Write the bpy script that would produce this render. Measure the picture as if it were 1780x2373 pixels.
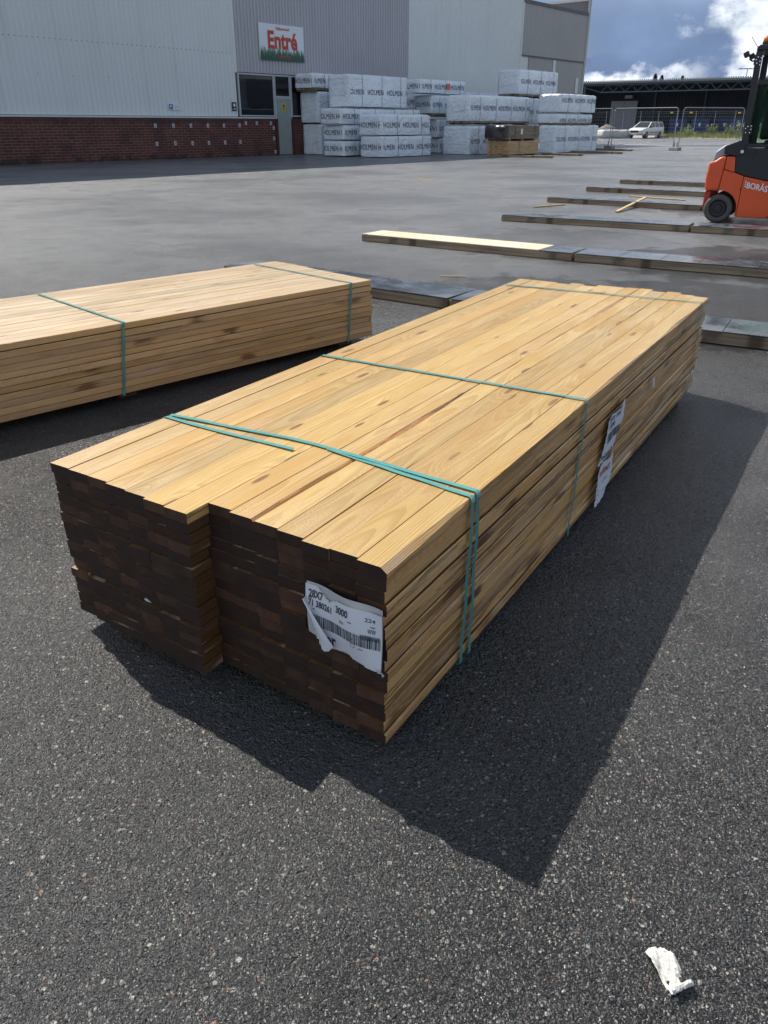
import bpy, math, random
import numpy as np
from mathutils import Vector, Matrix, noise
R = math.radians
random.seed(7)
for o in list(bpy.data.objects): bpy.data.objects.remove(o)
S = bpy.context.scene
COL = S.collection

# ---------------------------------------------------------------- camera
cd = bpy.data.cameras.new('camera'); cam = bpy.data.objects.new('camera', cd); COL.objects.link(cam); S.camera = cam
cd.sensor_fit = 'VERTICAL'; cd.sensor_height = 24; cd.lens = 24*1785/2373; cd.clip_end = 3000; cd.clip_start = .05
PITCH, ROLL, CAMH = R(26.77), R(.113), 1.273
c_, s_ = math.cos(PITCH), math.sin(PITCH)
Rv, Fv, Uv = Vector((1, 0, 0)), Vector((0, c_, -s_)), Vector((0, s_, c_))
Rr = math.cos(ROLL)*Rv+math.sin(ROLL)*Uv; Ur = -math.sin(ROLL)*Rv+math.cos(ROLL)*Uv
m = Matrix((Rr, Ur, -Fv)).transposed().to_4x4(); m.translation = (0, 0, CAMH); cam.matrix_world = m
S.render.resolution_x, S.render.resolution_y = 768, 1024

# ---------------------------------------------------------------- sun + sky
SUN_EL = R(48.55); SUN_AZ = R(41)                     # azimuth: anticlockwise from +y
sdir = Vector((-math.sin(SUN_AZ)*math.cos(SUN_EL), math.cos(SUN_AZ)*math.cos(SUN_EL), math.sin(SUN_EL)))
sl = bpy.data.lights.new('sun', 'SUN'); sl.energy = 4.9; sl.angle = R(.5); sl.color = (1, .95, .87)
so = bpy.data.objects.new('sun', sl); COL.objects.link(so); so.rotation_euler = (-sdir).to_track_quat('-Z', 'Y').to_euler()

class NT:
    def __init__(s, nt): s.t = nt; s.l = nt.links
    def n(s, typ, ins=None, **kw):
        nd = s.t.nodes.new('ShaderNode'+typ)
        for k, v in kw.items(): setattr(nd, k, v)
        for k, v in (ins or {}).items(): s.set(nd.inputs[k], v)
        return nd
    def set(s, sock, v):
        if isinstance(v, bpy.types.NodeSocket): s.l.new(v, sock)
        elif isinstance(v, bpy.types.Node): s.l.new(v.outputs[0], sock)
        else:
            if isinstance(v, (tuple, list)) and sock.type == 'RGBA' and len(v) == 3: v = (*v, 1)
            sock.default_value = v
    def m(s, op, a, b=0., c=None, clamp=False):
        nd = s.n('Math', {0: a, 1: b}, operation=op, use_clamp=clamp)
        if c is not None: s.set(nd.inputs[2], c)
        return nd.outputs[0]
    def v(s, op, a, b=(0, 0, 0)):
        nd = s.n('VectorMath', {0: a, 1: b}, operation=op)
        return nd.outputs[1] if op in ('LENGTH', 'DISTANCE', 'DOT_PRODUCT') else nd.outputs[0]
    def mix(s, f, a, b, mode='MIX'):
        nd = s.n('Mix', data_type='RGBA', blend_type=mode)
        s.set(nd.inputs[0], f); s.set(nd.inputs[6], a); s.set(nd.inputs[7], b); return nd.outputs[2]
    def ss(s, x, a, b, c=0., d=1.):
        return s.n('MapRange', {0: x, 1: a, 2: b, 3: c, 4: d}, interpolation_type='SMOOTHSTEP').outputs[0]
    def noise(s, vec, scale, detail=3, rough=.5, out=0, dist=0.):
        return s.n('TexNoise', {'Vector': vec, 'Scale': scale, 'Detail': detail, 'Roughness': rough, 'Distortion': dist}).outputs[out]
    def voro(s, vec, scale, out='Distance', feature='F1', rnd=1., dim='2D'):
        return s.n('TexVoronoi', {'Vector': vec, 'Scale': scale, 'Randomness': rnd}, feature=feature, voronoi_dimensions=dim).outputs[out]
    def bump(s, h, dist, strength=1., normal=None):
        d = {'Height': h, 'Distance': dist, 'Strength': strength}
        if normal is not None: d['Normal'] = normal
        return s.n('Bump', d).outputs[0]

w = bpy.data.worlds.new('World'); S.world = w; w.use_nodes = True
w.node_tree.nodes.clear(); g = NT(w.node_tree)
sky = g.n('TexSky', sky_type='NISHITA', sun_disc=False, sun_elevation=SUN_EL, sun_rotation=-SUN_AZ, air_density=1., dust_density=1.2, ozone_density=1.5)
tc = g.n('TexCoord').outputs['Generated']
dv = g.v('NORMALIZE', tc)
sep = g.n('SeparateXYZ', {0: dv})
zc = g.m('MAXIMUM', sep.outputs[2], 0.)
den = g.m('ADD', zc, .22)
cp = g.n('CombineXYZ', {0: g.m('DIVIDE', sep.outputs[0], den), 1: g.m('DIVIDE', sep.outputs[1], den), 2: 0.}).outputs[0]
CLOUD_OFF = (3.35, 1.2, .3)
cp = g.v('ADD', cp, CLOUD_OFF)
n1 = g.noise(cp, 1.15, 7, .52, dist=.25)
n2 = g.noise(g.v('ADD', cp, (7.1, 2.2, 0)), .75, 6, .5)
n3 = g.noise(g.v('ADD', cp, (1.1, 9.2, 0)), 4.2, 6, .6)
az = g.m('MULTIPLY', g.m('ARCTAN2', sep.outputs[0], sep.outputs[1]), 57.2958)
el = g.m('MULTIPLY', g.m('ARCSINE', sep.outputs[2]), 57.2958)
ae = g.n('CombineXYZ', {0: g.m('MULTIPLY', az, .7), 1: el, 2: 0.}).outputs[0]
m1 = g.noise(ae, .34, 7, .55, dist=.3); m2 = g.noise(g.v('ADD', ae, (5., 3., 1.)), .13, 5, .5); m3 = g.noise(g.v('ADD', ae, (15., 3., 4.)), .9, 6, .6)
# cloud bank edge running from upper left to lower right, bright to its right; the heavy grey-blue cloud lies left of it
q = g.m('SUBTRACT', az, g.m('MULTIPLY_ADD', el, -.79, 24.2))
q = g.m('ADD', q, g.m('MULTIPLY_ADD', m1, 14., -7.))
q = g.m('ADD', q, g.m('MULTIPLY_ADD', m3, 4., -2.))
lit_r = g.m('MULTIPLY', g.ss(q, -1.6, 1.8), g.ss(m3, .30, .62, .55, 1.))
ql = g.m('ADD', el, g.m('MULTIPLY_ADD', m1, 5., -2.5)); ql = g.m('ADD', ql, g.m('MULTIPLY_ADD', m3, 1.4, -.7))
lit_b = g.m('MULTIPLY', g.ss(ql, 3.2, 2.4), g.ss(az, 21., 17.))
upl = g.m('MULTIPLY', g.ss(el, 5., 11.), .32)
lit_front = g.m('MAXIMUM', g.m('MAXIMUM', lit_r, lit_b), upl)
lit_gen = g.ss(g.m('ADD', g.m('MULTIPLY', n2, .8), g.m('MULTIPLY', n3, .28)), .46, .66)
facing = g.ss(sep.outputs[1], .35, -.6)  # unseen bright clouds behind the camera, added as fill for the building
lit_gen = g.m('MAXIMUM', lit_gen, g.m('MULTIPLY', facing, .5))
infront = g.m('MULTIPLY', g.ss(el, 24., 15.), g.m('MULTIPLY', g.ss(az, 4., 9.), g.ss(az, 55., 40.)))
lit = g.n('Mix', {0: infront, 2: lit_gen, 3: lit_front}).outputs[0]
cover = g.m('MAXIMUM', g.m('MULTIPLY', infront, g.ss(m2, .30, .5, .55, 1.)), g.ss(n1, .36, .52))
dcol = g.mix(g.ss(m2, .35, .65), (.12, .175, .30), (.20, .285, .45))
cc = g.mix(lit, dcol, g.mix(infront, (.68, .73, .78), (.84, .89, .96)))
blue = g.n('VectorMath', {0: sky.outputs[0], 3: .075}, operation='SCALE').outputs[0]
tot = g.mix(cover, blue, cc)
bg = g.n('Background', {'Color': tot, 'Strength': 1.0}); out = g.n('OutputWorld', {0: bg})
S.view_settings.view_transform = 'Standard'; S.view_settings.look = 'None'; S.view_settings.exposure = .45; S.view_settings.gamma = 1

# ---------------------------------------------------------------- materials
def mat(name, fn=None, **kw):
    M = bpy.data.materials.new(name); M.use_nodes = True; t = NT(M.node_tree)
    b = M.node_tree.nodes['Principled BSDF']
    P = {'Base Color': kw.get('c', (.5, .5, .5)), 'Roughness': kw.get('r', .5), 'Metallic': kw.get('m', 0.)}
    if 'spec' in kw: P['Specular IOR Level'] = kw['spec']
    if 'coat' in kw: P['Coat Weight'] = kw['coat']; P['Coat Roughness'] = .08
    for k, v in P.items(): t.set(b.inputs[k], v)
    if fn: fn(t, b)
    elif kw.get('dirt', .25):
        p = t.n('TexCoord').outputs['Object']
        f = t.m('MULTIPLY', t.ss(t.noise(p, kw.get('ds', 3.), 6, .6), .35, .7), kw.get('dirt', .25))
        c = kw.get('c', (.5, .5, .5))
        t.set(b.inputs['Base Color'], t.mix(f, c, tuple(x*.55 for x in c)))
        t.set(b.inputs['Roughness'], t.m('ADD', t.m('MULTIPLY', f, .3), kw.get('r', .5)))
    return M

def wood_fn(kind, light=(.53, .368, .150), dark=(.34, .190, .058), stain=1.):
    def fn(t, b):
        co = t.n('Attribute', attribute_name='bco').outputs['Vector']
        rn = t.n('Attribute', attribute_name='brnd').outputs['Vector']
        rs = t.n('SeparateXYZ', {0: rn}); r0, r1, r2 = rs.outputs
        off = t.n('VectorMath', {0: rn, 3: 43.}, operation='SCALE').outputs[0]
        P = t.v('ADD', co, off)
        s3 = t.n('SeparateXYZ', {0: co}); x, y, z = s3.outputs
        # knots
        kv = t.v('MULTIPLY', P, (1.9, 8.5, .0))
        kd = t.voro(kv, 1.); kc = t.voro(kv, 1., out='Color')
        kr = t.n('SeparateXYZ', {0: kc}).outputs[0]
        kon = t.ss(kr, .45, .47)
        ksz = t.m('ADD', t.m('MULTIPLY', kr, .13), -.02)
        kb = t.m('MULTIPLY', t.ss(kd, t.m('MULTIPLY', ksz, 4.2), 0.), kon)
        # rings about a wandering pith
        w1 = t.noise(t.v('MULTIPLY', P, (.9, 3., 3.)), 1., 2, .5, out=1)
        ws = t.n('SeparateXYZ', {0: w1})
        yy = t.m('ADD', t.m('SUBTRACT', y, t.m('MULTIPLY_ADD', r0, .11, -.055)), t.m('MULTIPLY_ADD', ws.outputs[0], .07, -.035))
        zz = t.m('ADD', t.m('ADD', z, t.m('MULTIPLY_ADD', r1, .13, .026)), t.m('MULTIPLY_ADD', ws.outputs[1], .05, -.025))
        rr = t.m('SQRT', t.m('ADD', t.m('MULTIPLY', yy, yy), t.m('MULTIPLY', zz, zz)))
        rr = t.m('ADD', rr, t.m('MULTIPLY', kb, .011))
        rr = t.m('ADD', rr, t.m('MULTIPLY', t.noise(t.v('MULTIPLY', P, (6., 60., 60.)), 1., 2), .0012))
        fr = t.m('FRACT', t.m('DIVIDE', rr, .0036))
        ring = t.m('MULTIPLY', t.ss(fr, .25, .85), t.ss(fr, 1., .93))
        fib = t.noise(t.v('MULTIPLY', P, (9., 420., 420.)), 1., 3, .6)
        blot = t.noise(t.v('MULTIPLY', P, (1.4, 9., 9.)), 1., 4, .6)
        blot2 = t.noise(t.v('MULTIPLY', P, (3.2, 22., 10.)), 1., 4, .6)
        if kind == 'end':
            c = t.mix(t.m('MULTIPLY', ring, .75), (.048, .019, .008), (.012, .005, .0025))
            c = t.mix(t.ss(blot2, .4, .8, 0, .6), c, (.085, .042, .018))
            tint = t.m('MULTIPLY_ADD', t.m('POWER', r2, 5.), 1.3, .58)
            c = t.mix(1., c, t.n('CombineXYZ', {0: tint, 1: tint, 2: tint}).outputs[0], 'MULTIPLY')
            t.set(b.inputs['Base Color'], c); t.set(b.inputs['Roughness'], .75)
            h = t.m('ADD', t.m('MULTIPLY', ring, .5), t.noise(P, 500., 2))
            t.set(b.inputs['Normal'], t.bump(h, .0008, .6)); return
        c = t.mix(t.m('MULTIPLY', ring, t.ss(blot, .3, .7, .35, .8)), light, dark)
        c = t.mix(t.ss(fib, .35, .70, 0, .38), c, tuple(v*.66 for v in dark))
        c = t.mix(t.ss(blot, .42, .66, 0, .62), c, (light[0]*.80, light[1]*.68, light[2]*.42))
        c = t.mix(t.ss(blot2, .55, .8, 0, .25), c, (light[0]*1.12, light[1]*1.16, light[2]*1.35))
        tint = t.m('MULTIPLY_ADD', r2, .34, .80)
        c = t.mix(1., c, t.n('CombineXYZ', {0: tint, 1: t.m('MULTIPLY', tint, t.m('MULTIPLY_ADD', r1, .06, .97)), 2: t.m('MULTIPLY', tint, t.m('MULTIPLY_ADD', r0, .16, .9))}).outputs[0], 'MULTIPLY')
        ksz_in = t.ss(t.m('ADD', kd, t.m('MULTIPLY_ADD', fib, .03, -.015)), ksz, t.m('MULTIPLY', ksz, .6))
        c = t.mix(t.m('MULTIPLY', t.m('MULTIPLY', ksz_in, kon), .82), c, (.14, .055, .015))
        if kind == 'edge':
            st = t.noise(t.v('MULTIPLY', P, (1.7, 14., 30.)), 1., 5, .62)
            st2 = t.noise(t.v('MULTIPLY', P, (5., 40., 120.)), 1., 3, .6)
            f = t.m('MULTIPLY', t.ss(st, .512, .535), t.m('MULTIPLY_ADD', r1, .55*stain, .30*stain))
            c = t.mix(f, c, (.105, .048, .016))
            c = t.mix(t.m('MULTIPLY', t.ss(t.m('ADD', kd, t.m('MULTIPLY_ADD', st2, .3, -.15)), .15, .06), .8), c, (.11, .045, .015))
            c = t.mix(t.ss(st2, .55, .7, 0, .38*stain), c, (.17, .09, .035))
            c = t.mix(t.ss(t.noise(t.v('MULTIPLY', P, (2.2, 9., 20.)), 1., 3), .58, .66, 0, .45), c, (.62, .47, .33))
        t.set(b.inputs['Base Color'], c)
        ro2 = t.m('MULTIPLY', t.ss(r0, .30, .40), t.ss(t.noise(t.v('MULTIPLY', P, (2., 8., 8.)), 1., 2), .42, .62))
        sp = t.noise(t.v('MULTIPLY', P, (140., 300., 60.)), 1., 3, .7)
        c = t.mix(t.m('MULTIPLY', ro2, t.ss(sp, .42, .62, .25, .85)), c, tuple(v*.93 for v in dark))
        t.set(b.inputs['Base Color'], c)
        saw = t.noise(t.v('MULTIPLY', t.v('ADD', P, (0, 0, 0)), (420., 60., 60.)), 1., 2, .6)
        rough_on = t.m('MULTIPLY', t.ss(r0, .30, .40), t.ss(t.noise(t.v('MULTIPLY', P, (2., 8., 8.)), 1., 2), .42, .62))
        h = t.m('ADD', t.m('MULTIPLY', ring, -.30), t.m('MULTIPLY', fib, .35))
        h = t.m('ADD', h, t.m('MULTIPLY', t.m('MULTIPLY', saw, rough_on), 1.6))
        h = t.m('ADD', h, t.m('MULTIPLY', t.noise(P, 260., 2), t.m('MULTIPLY', rough_on, .8)))
        t.set(b.inputs['Normal'], t.bump(h, .0009, .75))
        t.set(b.inputs['Roughness'], t.m('MULTIPLY_ADD', rough_on, .22, .36)); t.set(b.inputs['Specular IOR Level'], .55)
    return fn
W_FACE = mat('sawn wood face', wood_fn('face'))
W_EDGE = mat('sawn wood edge', wood_fn('edge', (.74, .46, .20), (.50, .25, .085), 1.05))
W_END = mat('wood end grain', wood_fn('end'))
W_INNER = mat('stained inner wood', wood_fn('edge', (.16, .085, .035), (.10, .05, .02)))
W2_FACE = mat('pale wood face', wood_fn('face', (.54, .42, .28), (.38, .26, .14)))
W_PALE_GLARE = mat('pale plank with sun glare', wood_fn('face', (.78, .70, .56), (.62, .50, .34)))  # pale wood, lightened further to carry the white sun glare
W2_EDGE = mat('pale wood edge', wood_fn('edge', (.72, .50, .27), (.52, .32, .145), .3))
W_STICK = mat('fresh stick wood', c=(.55, .40, .19), r=.6, ds=30)

WET_SHADE = [((3.6, 8.2), 1.5, .9), ((1.3, 6.5), 1.1, .75), ((5.6, 10.2), 1.8, .5), ((2.7, 5.9), 1.5, .9), ((5.0, 7.9), 1.7, 1.), ((2.2, 9.6), 1.6, .45), ((1.6, 2.7), 1.2, .55), ((5.5, 13.4), 1.3, .6)]  # wet spots; one, right of the big bundle, paints its shaded ground darker
def asphalt(t, b):
    P = t.n('TexCoord').outputs['Object']
    big = t.noise(P, .35, 4, .55); mid = t.noise(P, 2.3, 5, .6); far = t.noise(P, .07, 4, .6)
    fl = t.v('MULTIPLY', P, (1, 1, 0))
    wet = 0.
    for (x, y), rad, am in WET_SHADE:
        d = t.m('ADD', t.v('DISTANCE', fl, (x, y, 0)), t.m('MULTIPLY_ADD', mid, 1.6, -.8))
        wv = t.ss(d, rad, rad*.72, 0, am)
        wet = t.m('MAXIMUM', wet, wv)
    wet = t.m('MAXIMUM', wet, t.m('MULTIPLY', t.ss(t.m('ADD', t.m('MULTIPLY', big, .7), t.m('MULTIPLY', mid, .3)), .53, .60), .45))
    pb = t.v('ADD', P, t.n('VectorMath', {0: t.noise(P, 60., 2, .5, out=1), 3: .010}, operation='SCALE').outputs[0])
    v1 = t.n('TexVoronoi', {'Vector': pb, 'Scale': 165.}, voronoi_dimensions='2D'); d1, col1 = v1.outputs['Distance'], v1.outputs['Color']
    v2 = t.n('TexVoronoi', {'Vector': pb, 'Scale': 78.}, voronoi_dimensions='2D'); d2, col2 = v2.outputs['Distance'], v2.outputs['Color']
    v3 = t.n('TexVoronoi', {'Vector': pb, 'Scale': 380.}, voronoi_dimensions='2D'); d3, col3 = v3.outputs['Distance'], v3.outputs['Color']
    a1 = t.n('SeparateXYZ', {0: col1}).outputs; a2 = t.n('SeparateXYZ', {0: col2}).outputs; a3 = t.n('SeparateXYZ', {0: col3}).outputs
    dust_glare = t.ss(t.m('ADD', t.m('MULTIPLY', big, .6), t.m('MULTIPLY', mid, .4)), .38, .62)
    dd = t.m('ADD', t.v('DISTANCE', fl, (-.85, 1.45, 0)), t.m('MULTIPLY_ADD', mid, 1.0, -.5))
    dust_glare = t.m('MAXIMUM', dust_glare, t.ss(dd, 1.4, .2, 0, 1.7))  # pale patch at lower left: dust, with the sun glare painted in
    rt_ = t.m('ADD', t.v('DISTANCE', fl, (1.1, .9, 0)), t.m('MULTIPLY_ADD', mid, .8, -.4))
    dust_glare = t.m('MULTIPLY', dust_glare, t.ss(rt_, .3, 1.2, .25, 1.))  # colour darkened toward the lower right, away from the sun glare
    base = t.mix(dust_glare, (.010, .010, .011), (.050, .050, .050))
    base = t.mix(t.ss(a1[0], .3, 1., 0, .6), base, (.048, .047, .045))
    base = t.mix(t.ss(a3[0], .6, 1., 0, .55), base, (.15, .147, .14))
    # light stones, few warm ones
    s1 = t.m('MULTIPLY', t.ss(a1[1], .90, .93), t.ss(d1, .42, .30))
    s2 = t.m('MULTIPLY', t.ss(a2[1], .972, .98), t.ss(d2, .36, .26))
    s3 = t.m('MULTIPLY', t.ss(a3[1], .86, .9), t.ss(d3, .45, .3))
    stc = t.mix(a1[2], (.18, .17, .155), (.42, .40, .36))
    stc = t.mix(t.ss(a2[2], .9, .93), stc, (.30, .18, .125))
    st = t.m('MAXIMUM', t.m('MAXIMUM', t.m('MULTIPLY', s1, .8), s2), t.m('MULTIPLY', s3, .5))
    base = t.mix(st, base, stc)
    base = t.mix(t.m('MULTIPLY', wet, .62), base, (.012, .013, .015))
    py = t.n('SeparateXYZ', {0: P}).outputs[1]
    dry_sheen = t.m('MULTIPLY', t.ss(t.m('ADD', py, t.m('MULTIPLY_ADD', big, 5., -2.5)), 4.5, 10.), t.m('SUBTRACT', 1., wet))
    base = t.mix(t.m('MULTIPLY', dry_sheen, .75), base, t.mix(t.ss(t.m('ADD', t.m('MULTIPLY', far, .5), t.m('MULTIPLY', big, .5)), .40, .60), (.145, .150, .158), (.265, .268, .272)))
    # dry far yard, its colour lightened to carry the grazing sun sheen
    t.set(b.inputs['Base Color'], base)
    h = t.m('ADD', t.m('MULTIPLY', t.ss(d1, .75, .1), .9), t.m('MULTIPLY', t.ss(d2, .7, .1), t.m('MULTIPLY', a2[0], 1.4)))
    h = t.m('ADD', h, t.m('MULTIPLY', t.ss(d3, .7, .1), .45))
    pits = t.noise(pb, 34., 4, .65)
    h = t.m('ADD', h, t.m('ADD', t.m('MULTIPLY', pits, 3.4), t.m('MULTIPLY', t.noise(pb, 15., 3, .6), 2.5)))
    h = t.m('MULTIPLY', h, t.m('MULTIPLY_ADD', wet, -.62, 1.))
    # every crumb of stone is a small flat facet with a tilt of its own: the wet ones throw back the sun
    gn = t.n('NewGeometry').outputs['Normal']
    amp = t.m('MULTIPLY_ADD', wet, -1.25, 1.6)
    fac = t.v('MULTIPLY', t.v('SUBTRACT', col3, (.5, .5, .5)), (1., 1., 0.))
    fac2 = t.v('MULTIPLY', t.v('SUBTRACT', col1, (.5, .5, .5)), (.5, .5, 0.))
    fac = t.n('VectorMath', {0: t.v('ADD', fac, fac2), 3: amp}, operation='SCALE').outputs[0]
    gn = t.v('NORMALIZE', t.v('ADD', gn, fac))
    t.set(b.inputs['Normal'], t.bump(h, .0038, .9, gn))
    t.set(b.inputs['Roughness'], t.m('MULTIPLY_ADD', wet, -.20, t.m('MULTIPLY_ADD', dust_glare, .10, t.m('MULTIPLY_ADD', a3[2], .24, .16))))
    t.set(b.inputs['Specular IOR Level'], .55)
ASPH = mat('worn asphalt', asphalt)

def brick(t, b):
    co = t.n('Attribute', attribute_name='bco').outputs['Vector']
    s = t.n('SeparateXYZ', {0: co}); x, z = s.outputs[0], s.outputs[2]
    uv = t.n('CombineXYZ', {0: x, 1: z, 2: 0.}).outputs[0]
    br = t.n('TexBrick', {'Vector': uv, 'Color1': (.105, .030, .022), 'Color2': (.16, .050, .036), 'Mortar': (.24, .19, .17), 'Scale': 1., 'Mortar Size': .007, 'Brick Width': .34, 'Row Height': .093, 'Bias': -.2})
    top = t.n('TexBrick', {'Vector': t.v('ADD', uv, (0, .1, 0)), 'Color1': (.12, .035, .03), 'Color2': (.075, .024, .02), 'Mortar': (.16, .12, .10), 'Scale': 1., 'Mortar Size': .006, 'Brick Width': .085, 'Row Height': .3}, offset=0.)
    c = t.mix(t.ss(z, 1.298, 1.30), br.outputs[0], top.outputs[0])
    c = t.mix(t.ss(t.noise(co, 1.3, 6, .65), .42, .7, 0, .6), c, (.035, .018, .016))
    c = t.mix(t.ss(t.noise(t.v('MULTIPLY', co, (1, 1, 2.5)), 2.1, 5, .7), .66, .74, 0, .6), c, (.30, .24, .22))
    c = t.mix(t.m('MULTIPLY', t.ss(z, .35, 0.), t.ss(t.noise(co, 3., 4), .4, .6)), c, (.03, .025, .022))
    t.set(b.inputs['Base Color'], c); t.set(b.inputs['Roughness'], .8)
    t.set(b.inputs['Normal'], t.bump(t.m('ADD', br.outputs[1], t.m('MULTIPLY', t.noise(co, 60, 3), -.5)), .006, .5))
    t.l.new(t.m('MULTIPLY', t.m('SUBTRACT', 1., br.outputs[1]), 1.), b.inputs['Specular IOR Level']) if False else None
BRICK = mat('dark red brick', brick)

def cladding(c):
    def fn(t, b):
        P = t.n('TexCoord').outputs['Object']; s = t.n('SeparateXYZ', {0: P})
        st = t.noise(t.v('MULTIPLY', P, (3., 3., .12)), 1., 5, .6)
        bl = t.noise(P, .4, 4, .5)
        cc = t.mix(t.ss(st, .5, .75, 0, .30), c, tuple(v*.72 for v in c))
        cc = t.mix(t.ss(bl, .35, .7, 0, .25), cc, tuple(min(1, v*1.15) for v in c))
        cc = t.mix(t.ss(t.noise(P, 1.7, 6, .7), .68, .76, 0, .35), cc, tuple(v*.5 for v in c))
        t.set(b.inputs['Base Color'], cc); t.set(b.inputs['Roughness'], .55)
    return fn
CLAD_L = mat('pale blue grey cladding', cladding((.70, .735, .73)))
CLAD_D = mat('violet grey cladding', cladding((.48, .475, .51)))
CLAD_R = mat('taupe grey cladding', cladding((.41, .40, .385)))
TRIM = mat('white flashing', c=(.70, .74, .76), r=.45)
FRAME = mat('window frame paint', c=(.55, .58, .60), r=.4)
def glass_fn(t, b):
    t.set(b.inputs['Base Color'], (.012, .014, .016)); t.set(b.inputs['Roughness'], .03); t.set(b.inputs['Specular IOR Level'], .55)
    P = t.n('TexCoord').outputs['Object']; t.set(b.inputs['Normal'], t.bump(t.noise(P, .9, 2), .01, .5))
GLASS = mat('dark window glass', glass_fn)
DOORM = mat('grey green door paint', c=(.36, .42, .40), r=.5)
RED_JAMB = mat('dark red jamb', c=(.11, .03, .026), r=.6)
def wrap_fn(t, b):
    P = t.n('TexCoord').outputs['Object']
    n = t.noise(t.v('MULTIPLY', P, (1., 1., 1.6)), 1.5, 3, .5, dist=1.4)
    cr = t.m('ABSOLUTE', t.m('SUBTRACT', t.noise(P, 1.9, 3, .55, dist=1.5), .5))
    c = t.mix(t.ss(n, .35, .7, 0, .35), (.84, .90, .95), (.75, .82, .89))
    t.set(b.inputs['Base Color'], c); t.set(b.inputs['Roughness'], .28); t.set(b.inputs['Specular IOR Level'], .5)
    h = t.m('ADD', t.ss(cr, .10, 0.), t.m('MULTIPLY', n, 1.2))
    t.set(b.inputs['Normal'], t.bump(h, .05, .5))
WRAP = mat('white plastic wrapping', wrap_fn)
def bwrap_fn(t, b):
    P = t.n('TexCoord').outputs['Object']
    t.set(b.inputs['Base Color'], t.mix(t.ss(t.noise(P, 3, 4), .4, .7), (.035, .028, .03), (.10, .085, .085)))
    t.set(b.inputs['Roughness'], .3); t.set(b.inputs['Normal'], t.bump(t.noise(P, 5, 4, .6), .04, .8))
WRAPB = mat('dark plastic wrapping', bwrap_fn)
INK = mat('black printing ink', c=(.045, .055, .075), r=.5, dirt=0)
INK2 = mat('faded printing ink', c=(.25, .28, .32), r=.5, dirt=0)
REDINK = mat('red lettering paint', c=(.55, .055, .03), r=.45, dirt=.1)
REDTXT = mat('red printing ink', c=(.42, .06, .05), r=.5, dirt=0)
SIGNW = mat('white sign board', c=(.78, .82, .86), r=.4, dirt=.08)
GR = [mat('forest print %s' % n, c=c, r=.45, dirt=.12) for n, c in (('pale', (.20, .34, .22)), ('mid', (.07, .17, .10)), ('deep', (.035, .09, .065)))]
PAPER = mat('label paper', c=(.68, .71, .76), r=.5, dirt=.10, ds=14)
PAPER2 = mat('old label paper', c=(.50, .50, .50), r=.6, dirt=.3, ds=20)
PLASTW = mat('white torn tape', c=(.66, .64, .58), r=.4, dirt=.2, ds=70)
BLUEP = mat('blue sign paint', c=(.03, .13, .42), r=.4, dirt=0)
BLACKP = mat('black sign paint', c=(.02, .02, .022), r=.4)
YELLOWP = mat('yellow sign paint', c=(.75, .55, .03), r=.4, dirt=0)
def strap_fn(t, b):
    co = t.n('TexCoord').outputs['Object']
    t.set(b.inputs['Base Color'], t.mix(t.noise(co, 40, 2), (.065, .245, .23), (.11, .33, .305)))
    t.set(b.inputs['Roughness'], .26); t.set(b.inputs['Normal'], t.bump(t.voro(co, 900), .0003, .5))
STRAP = mat('green plastic strap', strap_fn)
def beamside(t, b):
    P = t.n('TexCoord').outputs['Object']
    st = t.noise(t.v('MULTIPLY', P, (1.5, 1.5, 30.)), 1., 5, .6)
    c = t.mix(t.ss(st, .3, .7), (.15, .11, .068), (.36, .27, .175))
    k = t.voro(t.v('MULTIPLY', P, (2.2, 2.2, 6.)), 1.)
    c = t.mix(t.ss(k, .16, .05, 0, .8), c, (.05, .025, .012))
    c = t.mix(t.ss(t.noise(P, 3.5, 5), .55, .7, 0, .7), c, (.055, .04, .028))
    t.set(b.inputs['Base Color'], c); t.set(b.inputs['Roughness'], .6)
    t.set(b.inputs['Normal'], t.bump(st, .002, .5))
BEAM = mat('weathered bearer timber', beamside)
def wetplate(t, b):
    P = t.n('TexCoord').outputs['Object']
    n = t.noise(P, 3.5, 5, .6)
    t.set(b.inputs['Base Color'], t.mix(t.ss(n, .35, .7), (.035, .042, .052), (.11, .125, .145)))
    t.set(b.inputs['Roughness'], t.ss(n, .35, .65, .12, .42)); t.set(b.inputs['Normal'], t.bump(t.m('ADD', n, t.m('MULTIPLY', t.noise(P, 40, 3), .2)), .006, .6))
PLATE = mat('wet grey weathered board', wetplate)
def conc(t, b):
    P = t.n('TexCoord').outputs['Object']; n = t.noise(P, 8, 6, .65)
    t.set(b.inputs['Base Color'], t.mix(n, (.16, .155, .15), (.36, .35, .33))); t.set(b.inputs['Roughness'], .85)
CONC = mat('grey concrete', conc)
ORANGE = mat('orange red machine paint', c=(.74, .095, .022), r=.35, dirt=.22, ds=5, coat=.35)
ORANGE_D = mat('orange red inner fender', c=(.42, .04, .012), r=.5)
BLACKM = mat('black machine paint', c=(.014, .016, .020), r=.38, dirt=.2)
GREYM = mat('grey machine panel', c=(.30, .35, .38), r=.35)
CHROME = mat('steel bolt', c=(.7, .72, .74), r=.25, m=1., dirt=.1)
def rub(t, b):
    P = t.n('TexCoord').outputs['Object']; n = t.noise(P, 12, 6, .6)
    t.set(b.inputs['Base Color'], t.mix(n, (.035, .034, .033), (.12, .115, .105))); t.set(b.inputs['Roughness'], .75)
RUBBER = mat('dusty rubber', rub)
def cabglass(t, b):
    t.set(b.inputs['Base Color'], (.55, .75, .62)); t.set(b.inputs['Roughness'], .02); t.set(b.inputs['Transmission Weight'], 1.); t.set(b.inputs['IOR'], 1.08)
CABGLASS = mat('green tinted cab glass', cabglass)
AMBER = mat('amber beacon lens', c=(.85, .22, .02), r=.2, dirt=0, coat=.5)
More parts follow.
